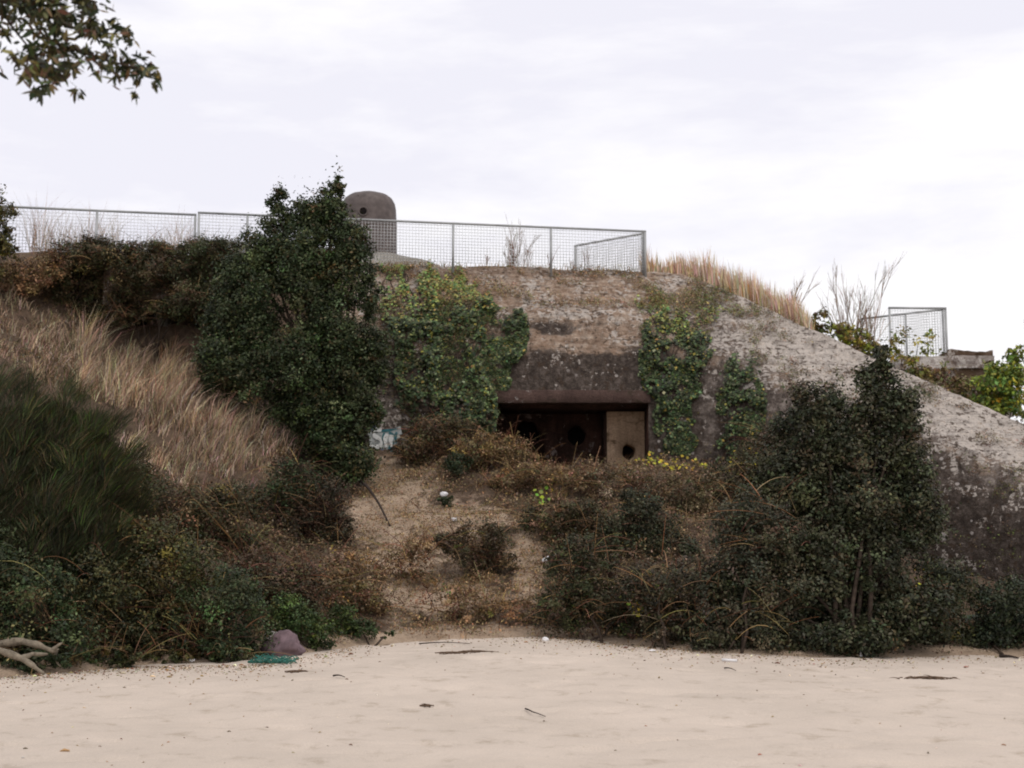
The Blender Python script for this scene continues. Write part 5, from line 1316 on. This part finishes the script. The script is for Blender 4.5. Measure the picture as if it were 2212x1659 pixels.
# ------------------------------------------------------------------ beach litter and driftwood
def on_sand(u, v, dz=0.0):
    p = G(u, v); return p + np.array([0, 0, dz])
def lumpy(c, r, seed, mat, name, label, cat, squash=(1, 1, 1), amp=0.25, seg=24, parent=None, rot=0):
    a_, b_ = np.meshgrid(np.linspace(0, 2 * np.pi, seg, endpoint=False), np.linspace(0.02, np.pi - 0.02, seg // 2), indexing='ij')
    V = np.stack([np.cos(a_) * np.sin(b_), np.sin(a_) * np.sin(b_), np.cos(b_)], -1)
    V = V * (1 + amp * fbm(V * 1.6 + seed * 3.1, 4, seed))[..., None] * r * np.array(squash)
    cr, sr = math.cos(rot), math.sin(rot)
    V = np.stack([V[..., 0] * cr - V[..., 2] * sr, V[..., 1], V[..., 0] * sr + V[..., 2] * cr], -1) + np.array(c)
    i_ = np.arange(V[..., 0].size).reshape(V.shape[:2]); i2 = np.roll(i_, -1, axis=0)
    Q = np.stack([i_[:, :-1], i2[:, :-1], i2[:, 1:], i_[:, 1:]], -1).reshape(-1, 4)
    o = mesh_np(name, V.reshape(-1, 3), [Q[:, ::-1], i_[:, 0][None], i_[:, -1][None, ::-1]], mat, parent, True)
    if label: tag(o, label, cat)
    return o
g = on_sand(612, 1418)
lumpy(g + [-0.02, 0.18, 0.13], 0.255, 5, LUMP, "rounded_rock", "large rounded purplish rock at the bush edge on the sand", "rock", (1.15, 0.8, 0.82), 0.34, 40)
g2 = on_sand(584, 1412); lumpy(g2 + [0, 0.2, 0.2], 0.12, 9, PALEROCK, "rock", "small pale rock leaning on the left of the large purplish rock", "rock", (1.3, 0.8, 0.8), 0.35, 24)
# tangled net
net = MB()
for i in range(46):
    a_ = on_sand(lerp(540, 612, RNG.random()), 1431 + RNG.normal() * 3 + 6 * RNG.random())
    t = np.linspace(0, 1, 8)[:, None]
    pts = a_ + np.array([0.22, 0.05, 0]) * t * RNG.uniform(0.3, 1.3) + np.c_[0 * t, 0.06 * np.sin(t * 7 + i), 0.03 + 0.06 * np.abs(np.sin(t * 5 + i * 1.7))]
    net.tube(pts, 0.006, 4)
net.tube(np.array([on_sand(u_, 1433, 0.02) for u_ in np.linspace(536, 622, 12)]), 0.02, 5)
tag(net.build("tangled_net", TEALNET), "tangled teal fishing net lying on the sand below the purplish rock", "net")
# driftwood: two crossing trunks with a fork
dw = empty("driftwood", on_sand(40, 1450), "large bleached forked driftwood branch lying at the left edge of the sand", "driftwood")
def wood(pts_uvd, rad, name, parent, mat=DRIFT, nn_=9):
    p = np.array([P(u, v, Y) for u, v, Y in pts_uvd]); t = np.linspace(0, len(p) - 1, 6 * len(p))
    q = np.stack([np.interp(t, np.arange(len(p)), p[:, k]) for k in range(3)], -1)
    q = (np.roll(q, 1, 0) + q + np.roll(q, -1, 0)) / 3 if False else q
    q = q + 0.02 * np.stack([fbm(q * 3, 2, 5 + k) for k in range(3)], -1)
    r_ = 0.62 * np.interp(t, np.arange(len(p)), rad) * (1 + 0.15 * np.sin(t * 5))
    m = MB(); m.tube(q, r_, nn_); return m.build(name, mat, parent, True)
YD = on_sand(60, 1456)[1]
wood([(-90, 1400, YD), (0, 1390, YD), (50, 1386, YD), (85, 1395, YD - .1), (112, 1408, YD - .1), (126, 1404, YD)], [0.10, 0.09, 0.085, 0.07, 0.05, 0.02], "main_limb", dw)
wood([(112, 1405, YD - .1), (124, 1396, YD - .1), (136, 1389, YD - .1)], [0.05, 0.04, 0.012], "fork", dw)
wood([(-60, 1395, YD - .5), (0, 1406, YD - .5), (45, 1424, YD - .6), (70, 1437, YD - .7), (92, 1456, YD - .75)], [0.09, 0.08, 0.07, 0.055, 0.03], "lower_limb", dw)
wood([(120, 1407, YD), (118, 1420, YD), (124, 1435, YD), (135, 1445, YD)], [0.04, 0.03, 0.025, 0.012], "fork", dw)
wood([(45, 1424, YD - .55), (70, 1412, YD - .3), (100, 1415, YD - .1)], [0.06, 0.05, 0.03], "knot", dw)
# bent dark stick on the sandy slope
gs = [G(u, v) for u, v in ((735, 1045), (765, 1060), (795, 1080), (820, 1105), (843, 1137))]
m = MB(); q = np.array(gs) + np.array([[0, 0, 0.25], [0, -0.05, 0.32], [0, -0.05, 0.28], [0, -0.05, 0.15], [0, 0, 0.0]])
t = np.linspace(0, 4, 20); q = np.stack([np.interp(t, np.arange(5), q[:, k]) for k in range(3)], -1)
m.tube(q, np.linspace(0.045, 0.018, 20), 7); tag(m.build("fallen_branch", STICK, None, True), "dark bent fallen branch arching over the bare sand slope below the tree", "branch")
# white scraps
for i, (u, v, r_, lb_, sq) in enumerate([(960, 1067, 0.075, "larger upper white plastic scrap on the sandy slope", (1.1, 0.6, 0.8)), (981, 1121, 0.062, "lower white plastic scrap on the sandy slope", (1.2, 0.7, 0.6)),
                        (782, 1044, 0.045, "small pale scrap beside the top of the fallen branch", (1, 0.7, 1)), (1857, 1380, 0.05, "white plastic scrap standing in the dark foot of the evergreen shrub", (0.6, 0.6, 1.3)),
                        (415, 1424, 0.04, "white scrap lying at the edge of the left bushes", (1.2, 0.8, 0.7)), (1408, 1403, 0.035, "white scrap on the tide line under the right bushes", (1.5, 0.8, 0.5)),
                        (1178, 1380, 0.05, "tiny white scrap at the top of the sand mound", (1, 0.8, 0.8))]):
    g = on_sand(u, v + 4)
    if i == 3: g = P(u, v, g[1] - 0.9) ; g[2] = 0.08
    lumpy(g + [0, -0.05, r_ * 0.5], r_, 20 + i, WHITE, "plastic_scrap", lb_, "litter", sq, 0.35, 18)
# red and white bottle caught in the bush
bt = P(1185, 1207, G(1185, 1225)[1] - 0.35)
bo = empty("plastic_bottle", bt, "white plastic bottle with a red band caught in the bushes", "bottle")
d_ = np.array([0.85, -0.1, 0.42]); d_ /= np.linalg.norm(d_)
m = MB(); tt = np.array([0, 0.01, 0.1, 0.17]); m.tube(bt - d_ * 0.13 + d_ * tt[:, None], [0.03, 0.05, 0.052, 0.05], 14); m.build("body", WHITE, bo, True)
m = MB(); tt = np.array([0.0, 0.005, 0.06, 0.065]); m.tube(bt - d_ * 0.13 + d_ * (0.171 + tt[:, None]), [0.05, 0.053, 0.053, 0.05], 14); m.build("label_band", RED, bo, True)
m = MB(); tt = np.array([0.0, 0.05, 0.09, 0.12]); m.tube(bt - d_ * 0.13 + d_ * (0.237 + tt[:, None]), [0.05, 0.035, 0.018, 0.018], 14); m.build("neck", WHITE, bo, True)
# white plank on the sand, weed clump, sticks
a_, b__ = on_sand(1560, 1428, 0.02), on_sand(1592, 1430, 0.02)
m = MB(); m.bar(a_, b__, 0.09, 0.035); tag(m.build("plank", WHITE), "short white board lying on the sand in front of the evergreen shrub", "board")
def weed(u, v, wd, label, n=60):
    c = on_sand(u, v); m = MB()
    m.tube([c + [-wd * 1.1, 0, 0.01], c + [-wd * 0.3, 0.03, 0.02], c + [wd * 0.4, -0.02, 0.02], c + [wd * 1.1, 0, 0.01]], [0.008, wd * 0.05, wd * 0.06, 0.006], 6)
    for i in range(n):
        s = c + np.array([RNG.normal() * wd * 0.5, RNG.normal() * wd * 0.25, 0.01]); d = np.array([RNG.normal(), RNG.normal() * 0.6, abs(RNG.normal()) * 0.35])
        t = np.linspace(0, 1, 5)[:, None]; m.tube(s + d * 0.07 * t + np.array([0, 0, -0.04]) * t ** 2, 0.006 * (1.3 - t[:, 0]), 4)
    return tag(m.build("seaweed_clump", WEED), label, "seaweed")
weed(2003, 1466, 0.26, "dark clump of dried seaweed alone on the right side of the beach", 150)
weed(975, 1412, 0.22, "dark seaweed heap on the sand mound, left one of the middle pair", 60)
weed(1025, 1409, 0.22, "dark seaweed heap on the sand mound, right one of the middle pair", 60)
weed(640, 1452, 0.14, "small dark seaweed scrap in front of the teal net", 40)
weed(922, 1526, 0.07, "tiny dark seaweed speck in the middle of the open sand", 16)
def stick(pts, r_, label):
    p = np.array([on_sand(u, v, 0.02) for u, v in pts]); t = np.linspace(0, len(p) - 1, 12)
    q = np.stack([np.interp(t, np.arange(len(p)), p[:, k]) for k in range(3)], -1); q[:, 2] += 0.015 * np.sin(np.linspace(0, np.pi, 12))
    m = MB(); m.tube(q, np.linspace(r_, r_ * 0.4, 12), 6); tag(m.build("stick", STICK), label, "stick")
stick([(905, 1393), (960, 1392), (1015, 1393)], 0.011, "long straight stick lying across the top of the sand mound")
stick([(1135, 1535), (1150, 1545), (1178, 1552)], 0.010, "thin curved stick on the open sand right of the middle")
stick([(720, 1463), (745, 1466)], 0.012, "short stick on the sand below the fresh green bush")
stick([(1565, 1446), (1590, 1452)], 0.010, "short thin stick on the sand below the white board")
stick([(2160, 1420), (2200, 1424)], 0.03, "grey stick at the bush edge on the far right sand")
# fine debris: tide line crumbs
m = MB(); cols = []
toe_u = np.array([0, 300, 550, 650, 860, 1050, 1200, 1500, 1800, 2000, 2212]); toe_v = np.array([1462, 1440, 1436, 1420, 1380, 1376, 1378, 1406, 1426, 1416, 1414])
for i in range(5200):
    u = RNG.uniform(-20, 2230); far = RNG.random() < 0.03
    v = np.interp(u, toe_u, toe_v) + (RNG.exponential(8.5) if not far else RNG.uniform(10, 240))
    if v > 1655: continue
    if u < 760 or 1150 < u < 1500 or RNG.random() < 0.45:
        h, _ = ray(BVH_S, u, v)
        if h is None: continue
        c = np.array(h); s = RNG.uniform(0.003, 0.012) * (2.0 if RNG.random() < 0.05 else 1)
        d = rand_dirs(1)[0] * np.array([1, 1, 0.25]); n0 = m.n
        m.tube(np.array([c - d * s * 1.8, c + d * s * 0.2 + [0, 0, s * 0.5], c + d * s * 1.8]) + [0, 0, 0.004], [s * 0.3, s * 0.55, s * 0.25], 4)
        cols.append(np.tile(pick([(0.20, 0.13, 0.09), (0.28, 0.20, 0.14), (0.10, 0.07, 0.05), (0.6, 0.57, 0.55)], 1, 0.2, [4, 3, 3, 1.2]), (m.n - n0, 1)))
tag(m.build("tide_line_debris", TWIG, None, False, np.concatenate(cols)), "fine dark crumbs of debris strewn along the foot of the bushes", "debris", None, "stuff")

# ------------------------------------------------------------------ overhanging tree, near, upper left (its trunk stands outside the frame)
YO = 8.0; kO = px(YO)
tr = np.array([-5.6, 8.2, 0.0])
ov = empty("overhanging_tree", tr, "leafy branch hanging into the upper left corner from a nearby tree", "tree")
m = MB(); t = np.linspace(0, 1, 12)[:, None]
m.tube(tr + np.array([0.35, 0.1, 6.0]) * t + np.c_[0.15 * np.sin(t * 5), 0 * t, 0 * t] + [0, 0, -0.2], 0.19 * (1 - 0.6 * t[:, 0]), 12)
top = P(-260, -260, YO)
def br(pts, r0, r1):
    p = np.array(pts); t = np.linspace(0, len(p) - 1, 5 * len(p))
    m.tube(np.stack([np.interp(t, np.arange(len(p)), p[:, k]) for k in range(3)], -1), np.linspace(r0, r1, len(t)), 7)
U = lambda u, v, d=0: P(u, v, YO + d)
br([tr + [0.2, 0, 3.2], U(-300, 100), U(-120, 10), U(0, 0), U(100, 30), U(160, 60)], 0.03, 0.008)
br([tr + [0.25, 0, 3.8], U(-300, -160), U(-60, -60), U(60, -30), U(160, -10), U(210, 5)], 0.028, 0.005)
br([U(60, 15), U(80, 60), U(110, 95), U(120, 140)], 0.012, 0.004)
br([U(160, 60), U(200, 70), U(240, 62), U(262, 55)], 0.012, 0.003)
br([U(110, 90), U(170, 110), U(230, 130), U(285, 145), U(335, 165)], 0.013, 0.003)
br([U(0, 0), U(20, 50), U(60, 100), U(70, 150)], 0.011, 0.003)
br([U(230, 130), U(240, 90), U(235, 70)], 0.005, 0.002)
br([tr + [0.3, 0, 5.0], U(-500, -500), U(-200, -420), U(0, -330)], 0.06, 0.02)
br([tr + [0.3, 0, 4.6], tr + [-0.8, 0.5, 5.6], tr + [-1.6, 0.8, 6.6]], 0.06, 0.02)
m.build("trunk", BARK, ov, True)
ros = []   # rosette centres (u, v, spread, count, droop)
for q_ in [(10, 10, 26, 70), (45, 5, 26, 80), (85, 5, 26, 80), (125, 15, 26, 80), (160, 20, 24, 70), (195, 8, 16, 40), (185, 35, 18, 40), (20, 45, 16, 30), (205, 45, 10, 14), (110, 40, 18, 34), (150, 50, 14, 26), (60, 30, 14, 26),
           (75, 110, 17, 34), (100, 110, 18, 44), (130, 100, 18, 40), (115, 140, 18, 44), (140, 150, 16, 36), (80, 140, 18, 44), (60, 150, 14, 34), (85, 165, 16, 30), (105, 170, 14, 26), (45, 120, 10, 12), (150, 125, 14, 24),
           (195, 75, 14, 22), (220, 75, 12, 20), (245, 62, 13, 26), (262, 72, 12, 22), (190, 110, 12, 18), (205, 125, 10, 14), (218, 145, 10, 13),
           (240, 115, 10, 12), (255, 135, 13, 20), (275, 130, 12, 20), (270, 155, 14, 22), (295, 150, 12, 20), (315, 160, 12, 18), (333, 165, 10, 16), (300, 170, 10, 12), (285, 190, 8, 8), (5, 70, 6, 5)]:
    ros.append((U(q_[0], q_[1], RNG.normal() * 0.15), q_[2] * kO, q_[3]))
for _ in range(70):   # crown out of frame
    ros.append((P(RNG.uniform(-900, 10), RNG.uniform(-900, -20), YO + RNG.normal() * 0.8), 0.22, 60))
for _ in range(30):
    ros.append((P(RNG.uniform(-900, -60), RNG.uniform(-20, 160), YO + RNG.normal() * 0.6), 0.15, 40))
Cs, Ts, Ks = [], [], []
for c, s_, n_ in ros:
    n_ = int(n_ * 1.5); d = rand_dirs(n_); d[:, 2] = d[:, 2] * 0.8 - 0.25
    sub = RNG.integers(5, 10); cen = c + RNG.normal(size=(sub, 3)) * s_ * 1.15
    Cs.append(cen[RNG.integers(0, sub, n_)] + d * s_ * 0.85); Ts.append(d + np.array([0, 0, -0.35])); Ks.append(pick([(0.030, 0.042, 0.024), (0.06, 0.065, 0.035), (0.018, 0.026, 0.016), (0.10, 0.07, 0.05), (0.15, 0.14, 0.07)], n_, 0.25, [3, 3, 2, 2, 1.5]))
C, T, K = map(np.concatenate, (Cs, Ts, Ks))
V, Fq, cl = leaves(C, 0.078 * RNG.uniform(0.7, 1.25, len(C)), rand_dirs(len(C)), 0.30, K, T, 0.1, True)
mesh_np("leaves", V, Fq, LEAF, ov, False, cl)
